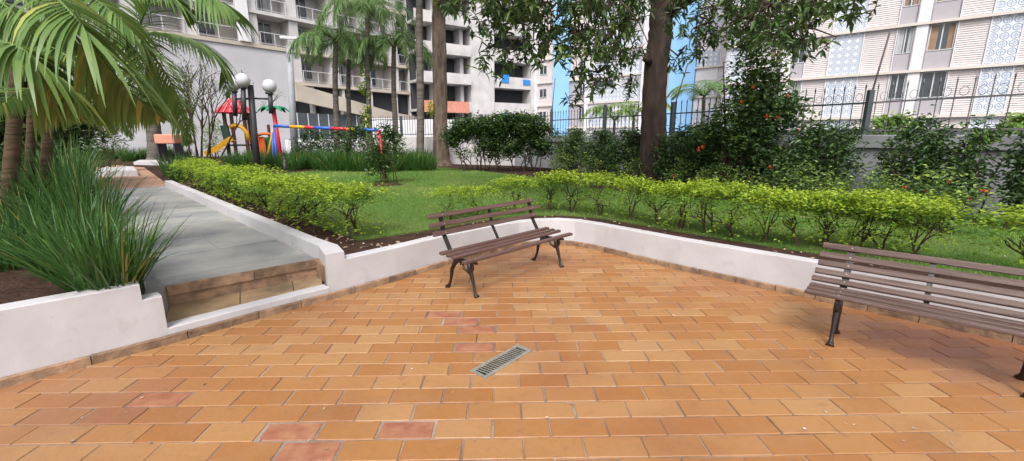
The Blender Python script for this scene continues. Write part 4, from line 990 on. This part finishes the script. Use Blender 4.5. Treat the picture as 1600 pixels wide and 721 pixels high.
fr_px(.42, .013, .6, 52, .03, (180, 60, 3.9), (215, 55, 3.9), (265, 54, 3.9), (310, 68, 3.9), (345, 100, 3.95), (356, 150, 4.0))
fr_px(.44, .013, .6, 46, .05, (190, 70, 3.8), (212, 62, 3.8), (232, 95, 3.7), (240, 140, 3.7), (243, 180, 3.7))
fr_px(.40, .013, .5, 40, .05, (150, 70, 4.0), (205, 62, 4.0), (222, 30, 3.9), (235, 0, 3.9), (250, -20, 3.9))
fr_px(.40, .012, .65, 44, .08, (-30, -20, 2.9), (40, -30, 2.8), (110, -20, 2.7), (170, 15, 2.6), (215, 60, 2.6))
fr_px(.32, .010, .6, 40, .03, (120, 90, 3.4), (170, 100, 3.4), (225, 118, 3.4), (262, 150, 3.5), (285, 195, 3.5), (292, 225, 3.5))
fr_px(.36, .012, .7, 40, .03, (20, 60, 3.3), (70, 70, 3.3), (120, 100, 3.3), (160, 150, 3.35), (180, 205, 3.4))
fr_px(.45, .013, .7, 44, .03, (-60, 0, 3.2), (-10, 0, 3.2), (30, 30, 3.2), (60, 80, 3.2), (75, 140, 3.2))
fr_px(.42, .013, .6, 40, .1, (60, 20, 3.6), (20, 40, 3.6), (-20, 80, 3.6), (-50, 130, 3.6))
fr_px(.42, .013, .6, 44, .02, (80, 40, 3.9), (120, 20, 3.9), (165, 30, 3.9), (200, 70, 3.9), (215, 120, 4))
fr_px(.34, .010, .5, 38, .02, (40, 150, 4.4), (90, 130, 4.4), (140, 140, 4.4), (185, 175, 4.4), (205, 215, 4.4))
fr_px(.40, .012, .5, 40, .02, (100, 160, 4.0), (60, 140, 4.0), (20, 150, 4.0), (-20, 180, 4.0))
fr_px(.45, .013, .6, 44, .02, (100, -60, 3.4), (150, -40, 3.4), (210, -30, 3.4), (262, -10, 3.4), (300, 30, 3.5))
fr_px(.42, .013, .7, 40, .02, (30, -20, 3.6), (60, -10, 3.6), (95, 20, 3.6), (110, 60, 3.6), (115, 110, 3.6))
fr_px(.40, .013, .7, 36, .02, (300, -60, 3.4), (310, -30, 3.4), (330, -5, 3.4), (352, 8, 3.4), (370, 25, 3.4))

# queen palms behind
gq = 'slender palms behind the lawn'
def queen(px, ybase, Y, ytop, rt, nf, Lf, lab, vine=False):
    a = at(px, ybase, Y); r = empty('palm_tree', (a.x, Y, ZS)); tag(r, lab, 'palm tree', gq); c = at(px+random.uniform(-3, 3), ytop, Y)-Vector(r.location)
    mb = MB(); P = [Vector((0, 0, -.05)).lerp(c, k/20)+Vector((math.sin(k*.35)*.03, 0, 0)) for k in range(21)]; mb.tube(P, [rt*(1.25 if k == 0 else 1.05-.25*k/20)*(1.05 if k % 2 else 1) for k in range(21)], 10); mb.build('trunk', M['palmbark'], r, smooth=True)
    for k in range(nf):
        az = 2*math.pi*k/nf+random.uniform(-.25, .25); el = random.uniform(.1, 1.15); L = Lf*random.uniform(.85, 1.1)
        h = Vector((math.cos(az), math.sin(az), 0)); p0 = c+Vector((0, 0, -.1)); p1 = p0+h*L*.3*math.cos(el*.8)+Vector((0, 0, L*.32*math.sin(el)+.1)); p2 = p0+h*L*.62+Vector((0, 0, L*.28*math.sin(el)-.05)); p3_ = p0+h*L*.86+Vector((0, 0, -L*.18+L*.1*el)); p4 = p0+h*L*.95+Vector((0, 0, -L*.5+L*.1*el))
        frond_mesh([p0, p1, p2, p3_, p4], .62, .017, .75, 62, plume=1, rr=.022).build('frond', M['queen'], r, smooth=True)
    if vine: cloud([(0, -.1, 1.6+.6*i, .22, .2, .5, 26) for i in range(5)], 0, .13, .04, kk=5, tonef=.6).build('climbing_vine', M['hedge'], r)
    return r
queen(524, 232, 21.5, 62, .14, 13, 2.0, 'leftmost slender palm, right of the pale street pole')
queen(543, 232, 22.5, 72, .12, 12, 1.9, 'slender palm second from the left')
queen(576, 232, 21.0, 18, .12, 14, 2.2, 'palm with green vine climbing its lower trunk', True)
queen(617, 232, 21.5, 70, .13, 12, 1.9, 'dark trunked short palm left of the tallest palm')
queen(655, 240, 18.6, -110, .155, 12, 2.4, 'tallest bare grey palm trunk just left of the moss-patched tree')
queen(238, 232, 21, 150, .3, 9, 1.6, 'short stout palm before the blank grey wall at left')
# small palms beyond the fence
def small_palm(px, py, Y, pt_, Lf, lab, nf=9, m='banana'):
    a = at(px, py, Y); r = empty('palm_tree', (a.x, Y, -.05)); tag(r, lab, 'palm tree'); c = at(px, pt_, Y)-Vector(r.location)
    mb = MB(); mb.tube([(0, 0, 0), c*.5, c], [.1, .08, .06], 8); mb.build('trunk', M['palmbark'], r, smooth=True)
    for k in range(nf):
        az = 2*math.pi*k/nf+random.uniform(-.2, .2); h = Vector((math.cos(az), math.sin(az), 0)); el = random.uniform(.5, 1)
        frond_mesh([c, c+h*Lf*.35+Vector((0, 0, Lf*.45*el)), c+h*Lf*.75+Vector((0, 0, Lf*.4*el)), c+h*Lf+Vector((0, 0, Lf*.0))], .42, .022, .6, 24, rr=.02).build('frond', M[m], r, smooth=True)
small_palm(1100, 215, 15.5, 152, 1.25, 'pale feathery palm beyond the fence, left of the red flowering tree', m='queen')
small_palm(990, 215, 19, 185, 1.8, 'pale drooping palm beyond the fence, left of the thick trunk')
small_palm(960, 215, 20, 190, 1.6, 'pale palm beyond the fence with broad hanging fronds')
shrub('street_shrub', 'light green bush beyond the fence, right of the tall rod post', 'shrub', 1385, 213, 21, 2.15, .9, L=.3, Wd=.07, leafm='banana', dens=1.2)
shrub('street_shrub', 'light green bush beyond the fence at the right edge', 'shrub', 1590, 213, 16, 2.0, .8, L=.3, Wd=.07, leafm='banana', dens=1.2)
# bare tree at left
bt = empty('bare_tree', (*gp(318, 246, ZS), ZS)); tag(bt, 'nearly leafless many-stemmed tree against the blank grey wall', 'tree')
bt.location.y = 17.5; bt.location.x = at(318, 240, 17.5).x
mb = MB(); tips = []
for k in range(8): grow(mb, (random.gauss(0, .25), random.gauss(0, .2), 0), (random.gauss(0, .22), random.gauss(0, .2), 1), 2.0, .04, 3, tips, bend=.22, split=3, shrink=.55, spread=.5, seg=4)
mb.build('trunk', M['twig'], bt)
P = np.array([tuple(p+Vector((random.gauss(0, .08), random.gauss(0, .08), random.gauss(0, .08)))) for p, d in tips for _ in range(3)]); leaves(P, rdir(len(P)), .07, .02).build('crown', M['queen'], bt)
shrub('pale_bush', 'small pale leaved bush between the bare tree and the slide', 'shrub', 334, 225, 21.5, 2.0, .6, L=.1, Wd=.03, leafm='banana', dens=.9)
shrub('pale_bush', 'loose bush in front of the blank wall, left of the stout palm', 'shrub', 165, 240, 15, 2.2, .8, L=.13, Wd=.035, leafm='wleaf', dens=1)
shrub('pale_bush', 'leafy bush behind the near palm trunks', 'shrub', 80, 245, 11, 2.3, 1.3, L=.15, Wd=.04, leafm='dleaf', dens=8)
shrub('pale_bush', 'leafy dark bush at the left edge behind the palm', 'shrub', 0, 245, 9, 3.0, 1.5, L=.15, Wd=.04, leafm='dleaf', dens=10)

# ------------------------------------------------------------------ benches
def bench(org, ang, L, frames, seat, back, label, wood, mids=()):
    """local x along, y towards the back; seat/back lists of (y, z, width, thickness, tilt)"""
    r = empty('park_bench', (org[0], org[1], 0), ang); tag(r, label, 'bench', 'slatted park benches with iron legs')
    def slats(lst, name):
        mb = MB()
        for (y, z, wd, th, tilt, x0, x1) in lst:
            Mx = Matrix.Translation((0, y, z)) @ Matrix.Rotation(tilt, 4, 'X'); mb.box(x0, x1, -wd/2, wd/2, -th/2, th/2, Mx, bev=.005)
        o = mb.build(name, M[wood], r)
        sc_ = MB()
        for (y, z, wd, th, tilt, x0, x1) in lst:
            Mx = Matrix.Translation((0, y, z)) @ Matrix.Rotation(tilt, 4, 'X')
            for fx_ in frames:
                p = Mx @ Vector((fx_, 0, th/2)); q = Mx @ Vector((fx_, 0, th/2+.004)); sc_.tube([p, q], [.008, .005], 6)
        sc_.build('bolts', M['steel'], o)
    slats(seat, 'seat'); slats(back, 'backrest')
    ys0, ys1 = seat[0][0], seat[-1][0]; zs = min(s_[1] for s_ in seat)-.022
    for fx_ in frames:
        mb = MB(); mb.tube([(fx_, ys0-.02, zs-.012), (fx_, ys0+.1, zs-.02), (fx_, (ys0+ys1)/2, zs-.025), (fx_, ys1, zs-.01)], [.013, .018, .018, .014], 8)
        # scroll under the seat front
        mb.tube([(fx_, ys0+.08+.055*math.cos(t)*(1-t/9), zs-.075+.06*math.sin(t)*(1-t/9)) for t in np.linspace(1.3, 6.6, 14)], [.014]*10+[.017]*4, 6)
        mb.tube([(fx_, ys0+.27+.05*math.cos(t), zs-.06+.045*math.sin(t)) for t in np.linspace(0, 3.4, 9)], .011, 6)
        mb.tube([(fx_, ys0+.20, zs-.03), (fx_, ys0+.17, zs-.10), (fx_, ys0+.10, zs-.13)], .012, 6)
        mb.build('seat_bracket', M['iron'], r)
        fr_ = MB(); fr_.tube([(fx_, ys0+.10, zs-.02), (fx_, ys0+.085, zs-.08), (fx_, ys0+.055, zs-.17), (fx_, ys0+.03, .10), (fx_, ys0+.02, .04), (fx_, ys0+.005, .012), (fx_, ys0-.01, .0)], [.022, .025, .019, .014, .014, .022, .03], 8); fr_.build('leg', M['iron'], r)
        fr_ = MB(); fr_.tube([(fx_, ys1-.10, zs-.02), (fx_, ys1-.03, zs-.07), (fx_, ys1+.02, zs-.14), (fx_, ys1+.035, .12), (fx_, ys1+.06, .05), (fx_, ys1+.085, .012), (fx_, ys1+.10, .0)], [.022, .024, .02, .015, .014, .022, .03], 8); fr_.build('leg', M['iron'], r)
    for fx_ in list(frames)+list(mids):
        mb = MB(); b0, b1 = back[0], back[-1]; w_ = .045 if fx_ in frames else .03
        p0 = Vector((fx_, ys1+.01, zs)); p1 = Vector((fx_, b0[0]+.026, b0[1]-.02)); p2 = Vector((fx_, b1[0]+.028, b1[1]+.01))
        mb.beam(p0, p1, w_, .014, up=(0, -1, .3)); mb.beam(p1, p2, w_, .014, up=(0, -1, .3)); mb.build('back_support', M['iron'], r)
    return r
L1 = 1.66
bench((-.42, 3.76), math.atan2(.728, .686), L1, (.15, 1.49),
      [(.03, .372, .058, .028, 0, 0, L1), (.185, .388, .05, .028, .03, 0, L1-.02), (.265, .392, .05, .028, .03, .0, L1-.03), (.365, .396, .055, .028, .02, 0, L1-.02)],
      [(.475, .565, .046, .026, R(72), 0, L1-.12), (.497, .65, .046, .026, R(72), -.02, L1-.04), (.525, .737, .046, .026, R(72), -.02, L1-.12)],
      'brown slatted park bench with iron legs in the middle of the patio, facing right', 'wood', mids=(.82,))
L2 = 1.75
bench((2.16, 3.03), math.atan2(-.685, .73), L2, (.2, 1.15),
      [(.035, .375, .052, .026, 0, 0, L2), (.13, .377, .05, .026, 0, 0, L2), (.225, .378, .05, .026, 0, 0, L2)],
      [(.32, .408, .046, .024, R(38), -.005, L2), (.375, .458, .046, .024, R(48), 0, L2), (.425, .515, .046, .024, R(58), .006, L2), (.465, .574, .046, .024, R(66), .0, L2), (.50, .642, .046, .024, R(70), .01, L2)],
      'long weathered slatted bench at the right edge with its back to the white wall', 'wood2', mids=(.66,))

# ------------------------------------------------------------------ drain
dc = [Vector(gp(*p)) for p in ((735, 579), (757, 592), (831, 551), (809, 538))]; c = sum(dc, Vector((0, 0)))/4; d = (dc[3]-dc[0]).normalized(); Ld, Wd = (dc[3]-dc[0]).length, .14
dr = empty('floor_drain', (c.x, c.y, 0), math.atan2(d.y, d.x)); tag(dr, 'rectangular slotted metal drain cover set diagonally in the orange tiles', 'drain cover')
mb = MB(); mb.box(-Ld/2+.01, Ld/2-.01, -Wd/2+.01, Wd/2-.01, -.004, .0012); mb.build('drain_shade_plate', M['black'], dr)  # nearly flush plate, darkness of the hole painted as black
mb = MB(); t = .024; mb.box(-Ld/2, Ld/2, -Wd/2, -Wd/2+t, -.003, .007, bev=.002); mb.box(-Ld/2, Ld/2, Wd/2-t, Wd/2, -.003, .007, bev=.002); mb.box(-Ld/2, -Ld/2+t, -Wd/2+t, Wd/2-t, -.003, .0068); mb.box(Ld/2-t-.01, Ld/2, -Wd/2+t, Wd/2-t, -.003, .0068)
mb.build('frame', M['steel'], dr); mb = MB(); k = 18
for i in range(1, k): x = -Ld/2+t+(Ld-2*t-.01)*i/k; Mx = Matrix.Translation((x, 0, 0)) @ Matrix.Rotation(.12, 4, 'Z'); mb.box(-.0036, .0036, -Wd/2+t-.002, Wd/2-t+.002, -.002, .0062, Mx)
mb.build('grate', M['steel'], dr)

# ------------------------------------------------------------------ lamps
lo = at(403, 264, 15.2); lo.z = ZS; lm = empty('globe_lamp', lo); tag(lm, 'black lamp post with three white globes beside the playground', 'street lamp')
def ll(x, y, Y=15.2): return at(x, y, Y)-lo
mb = MB(); mb.tube([(0, 0, -.05), ll(398, 215), ll(391, 133)], [.105, .10, .095], 10); mb.build('post', M['pole'], lm)
for (gx, gy, ab, Yd) in ((379, 126, 190, 14.9), (365, 131, 184, 15.6), (421, 135, 180, 15.4)):
    mb = MB(); top = ll(gx+1, gy+13, Yd); bot = ll(gx+3, ab-2, Yd); mb.tube([bot, top], .075, 8); el = ll(gx+2, 155, Yd); mb.tube([el, ll(394, 154)], .035, 6); mb.tube([ll(gx, gy+10, Yd), ll(gx, gy+13, Yd)], [.14, .12], 10); arm = mb.build('arm', M['pole'], lm)
    mb = MB(); g_ = ll(gx, gy, Yd); mb.sphere(g_, .225, 20, 14); mb.build('globe', M['globe'], lm)
def bollard(px, py, Y, label):
    a = at(px, py, Y); o = empty('garden_light', (a.x, Y, ZS)); tag(o, label, 'garden light'); mb = MB(); mb.tube([(0, 0, -.02), (0, 0, .36)], .055, 10); mb.tube([(0, 0, .46), (0, 0, .50)], [.075, .06], 10)
    for q in range(4): mb.beam((.05*math.cos(q*1.57), .05*math.sin(q*1.57), .35), (.05*math.cos(q*1.57), .05*math.sin(q*1.57), .47), .012, .012, up=(0, 1, 0))
    mb.build('housing', M['pole'], o); mb = MB(); mb.tube([(0, 0, .36), (0, 0, .46)], .035, 10); mb.build('lamp_glass', M['globe'], o)
bollard(446, 268, 14.6, 'short black garden light at the edge of the far grass, by the lawn')
bollard(970, 290, 11.2, 'small black garden light before the shrubs, left of the thick trunk')
# pale street pole
sp = at(458, 222, 24); o = empty('street_pole', (sp.x, 24, 0)); tag(o, 'tall pale grey pole with short top arm before the concrete building', 'pole'); mb = MB(); mb.tube([(0, 0, 0), at(452, 72, 24)-Vector((sp.x, 24, 0))], [.19, .15], 12); mb.build('shaft', M['polegrey'], o)
mb = MB(); a = at(452, 76, 24)-Vector((sp.x, 24, 0)); mb.beam(a, a+Vector((.55, -.2, .45)), .1, .1); mb.beam(a+Vector((-.3, -.2, .5)), a+Vector((.6, -.2, .45)), .18, .12); mb.build('arm', M['rail'], o)

# ------------------------------------------------------------------ playground
pg = at(368, 250, 19.2); pg.z = ZS; pt_ = empty('play_tower', pg); tag(pt_, 'playground tower with red roof, yellow slide and brown posts behind the lamp', 'playground')
def pl(x, y, Y=19.2): return at(x, y, Y)-pg
c = pl(367, 175); top = pl(366, 156); mb = MB()
def ringm(mb, cx, cy, z0, r0, z1, r1, n=10):
    v = [(cx+r0*math.cos(2*math.pi*i/n), cy+r0*math.sin(2*math.pi*i/n), z0) for i in range(n)]+[(cx+r1*math.cos(2*math.pi*i/n), cy+r1*math.sin(2*math.pi*i/n), z1) for i in range(n)]
    mb.add(v, [(i, (i+1) % n, n+(i+1) % n, n+i) for i in range(n)])
ringm(mb, c.x, c.y, c.z-.06, .78, c.z+.16, .55); ringm(mb, c.x, c.y, c.z+.13, .60, c.z+.36, .33); ringm(mb, c.x, c.y, c.z+.33, .38, c.z+.62, .02)
rf = mb.build('roof', M['red'], pt_)
mb = MB()
for i in range(20):
    a_ = 2*math.pi*i/20
    for (r0, z0, r1, z1) in ((.79, -.055, .56, .165), (.61, .135, .34, .365)): mb.beam((c.x+r0*math.cos(a_), c.y+r0*math.sin(a_), c.z+z0), (c.x+r1*math.cos(a_), c.y+r1*math.sin(a_), c.z+z1), .035, .02)
mb.build('roof_ribs', M['pink'], rf)
for x, Yd in ((350, 19.0), (361, 19.8), (381, 19.0), (388, 19.8)):
    a_ = pl(x, 180, Yd); mb = MB(); mb.beam((a_.x, a_.y, 0), (a_.x, a_.y, c.z-.02), .11, .11, up=(0, 1, 0)); mb.build('post', M['brownpl'], pt_)
mb = MB(); a_ = pl(354, 226); b_ = pl(390, 226); mb.box(a_.x, b_.x, -.4, .5, a_.z-.06, a_.z); mb.build('platform', M['dkgreen'], pt_)
mb = MB(); P0 = pl(358, 222, 18.7); P1 = pl(321, 245, 18.2); P1.z = max(P1.z, .05); nrm = (P1-P0).cross(Vector((0, 0, 1))).normalized()
pts = [P0+Vector((.15, 0, .05)), P0, P0.lerp(P1, .5)+Vector((0, 0, -.05)), P1]
for k in range(3):
    mb.beam(pts[k], pts[k+1], .5, .04)
    for s_ in (-1, 1): mb.beam(pts[k]+nrm*.25*s_+Vector((0, 0, .09)), pts[k+1]+nrm*.25*s_+Vector((0, 0, .09)), .07, .2)
mb.build('slide', M['yellow'], pt_)
mb = MB(); mb.tube([pl(360, 199, 18.9), pl(368, 196, 18.9), pl(377, 198, 18.9), pl(385, 207, 18.9), pl(389, 220, 18.9)], .09, 8); mb.build('arch_rail', M['yellow'], pt_)
mb = MB(); mb.beam(pl(350, 196, 18.8), pl(356, 220, 18.8), .3, .1, up=(0, 1, 0)); mb.build('side_panel', M['dkgreen'], pt_)
mb = MB(); a_ = pl(406, 223, 19.4); mb.box(a_.x-.2, a_.x+.2, a_.y, a_.y+.12, .1, a_.z+.25, bev=.05); mb.tube([pl(402, 212, 19.3), pl(412, 209, 19.3), pl(424, 210, 19.3)], .06, 8); mb.build('climbing_panel', M['orange'], pt_)
mb = MB(); a_ = pl(414, 222, 19.6); mb.box(a_.x-.14, a_.x+.14, a_.y, a_.y+.2, a_.z-.5, a_.z+.2, bev=.04); mb.build('climbing_panel', M['green'], pt_)
mb = MB(); a_ = pl(427, 170, 19.4); mb.tube([(a_.x+.1, a_.y, 0), (a_.x, a_.y, a_.z)], .09, 8); mb.build('post', M['red'], pt_)
mb = MB(); a2_ = pl(419, 195, 19.8); mb.beam((a2_.x, a2_.y, 0), a2_, .09, .09, up=(0, 1, 0)); mb.build('post', M['brownpl'], pt_)
mb = MB()
for k in range(7):
    az = 2*math.pi*k/7+.3; h = Vector((math.cos(az), math.sin(az), 0)); pts = [a_, a_+h*.22+Vector((0, 0, .1)), a_+h*.45+Vector((0, 0, .06)), a_+h*.62+Vector((0, 0, -.1))]
    sdv = Vector((-h.y, h.x, 0)); wv = [.05, .11, .12, .02]; v = []
    for p_, w_ in zip(pts, wv): v += [p_+sdv*w_-Vector((0, 0, .03)), p_+Vector((0, 0, .02)), p_-sdv*w_-Vector((0, 0, .03))]
    v += [q-Vector((0, 0, .03)) for q in v]; f = []
    for i in range(3):
        for j in range(2): f.append((i*3+j, i*3+j+1, i*3+j+4, i*3+j+3)); f.append((12+i*3+j, 12+i*3+j+3, 12+i*3+j+4, 12+i*3+j+1))
    mb.add([tuple(q) for q in v], f)
mb.build('palm_top', M['green'], pt_)
sw = at(500, 240, 16.8); sw.z = ZS; so_ = empty('swing_frame', sw); tag(so_, 'swing frame with long beam striped blue, yellow and red', 'swing')
def sp_(x, y, Y): return at(x, y, Y)-sw
A0, A1 = sp_(428, 197, 17.2), sp_(592, 204, 16.3); cols_ = ['blue', 'yellow', 'red', 'blue', 'red', 'yellow', 'blue']; ks = [0, .16, .31, .40, .56, .71, .81, 1]
for q in range(7): mb = MB(); mb.tube([A0.lerp(A1, ks[q]), A0.lerp(A1, ks[q+1])], .06, 10); mb.build('beam_section', M[cols_[q]], so_)
for (c_, top_, x, Yd) in (('yellow', A0, 413, 17.4), ('blue', A0, 431, 16.9), ('red', A1, 598, 16.0), ('red', A1, 602, 16.9)):
    e = sp_(x, 240, Yd); e.z = 0; mb = MB(); mb.tube([e, top_], .05, 8); mb.build('leg', M[c_], so_)
mb = MB(); e = sp_(424, 240, 17.0); e.z = 0; mb.tube([e, A0-Vector((0.06, 0, .25))], .05, 8); mb.build('leg', M['blue'], so_)
# orange bin box
a_ = at(265, 225, 19); o = empty('orange_box', (a_.x, 19, ZS)); tag(o, 'salmon orange box on short black legs beside the strap grass at left', 'box'); mb = MB(); mb.box(-.42, .42, -.3, .3, a_.z-ZS, a_.z-ZS+.4, bev=.04); mb.build('box_body', M['brick_pl'], o); [(lambda q: (q.box(x0, x0+.05, -.25, .25, 0, a_.z-ZS-.001), q.build('leg', M['pole'], o)))(MB()) for x0 in (-.38, .33)]
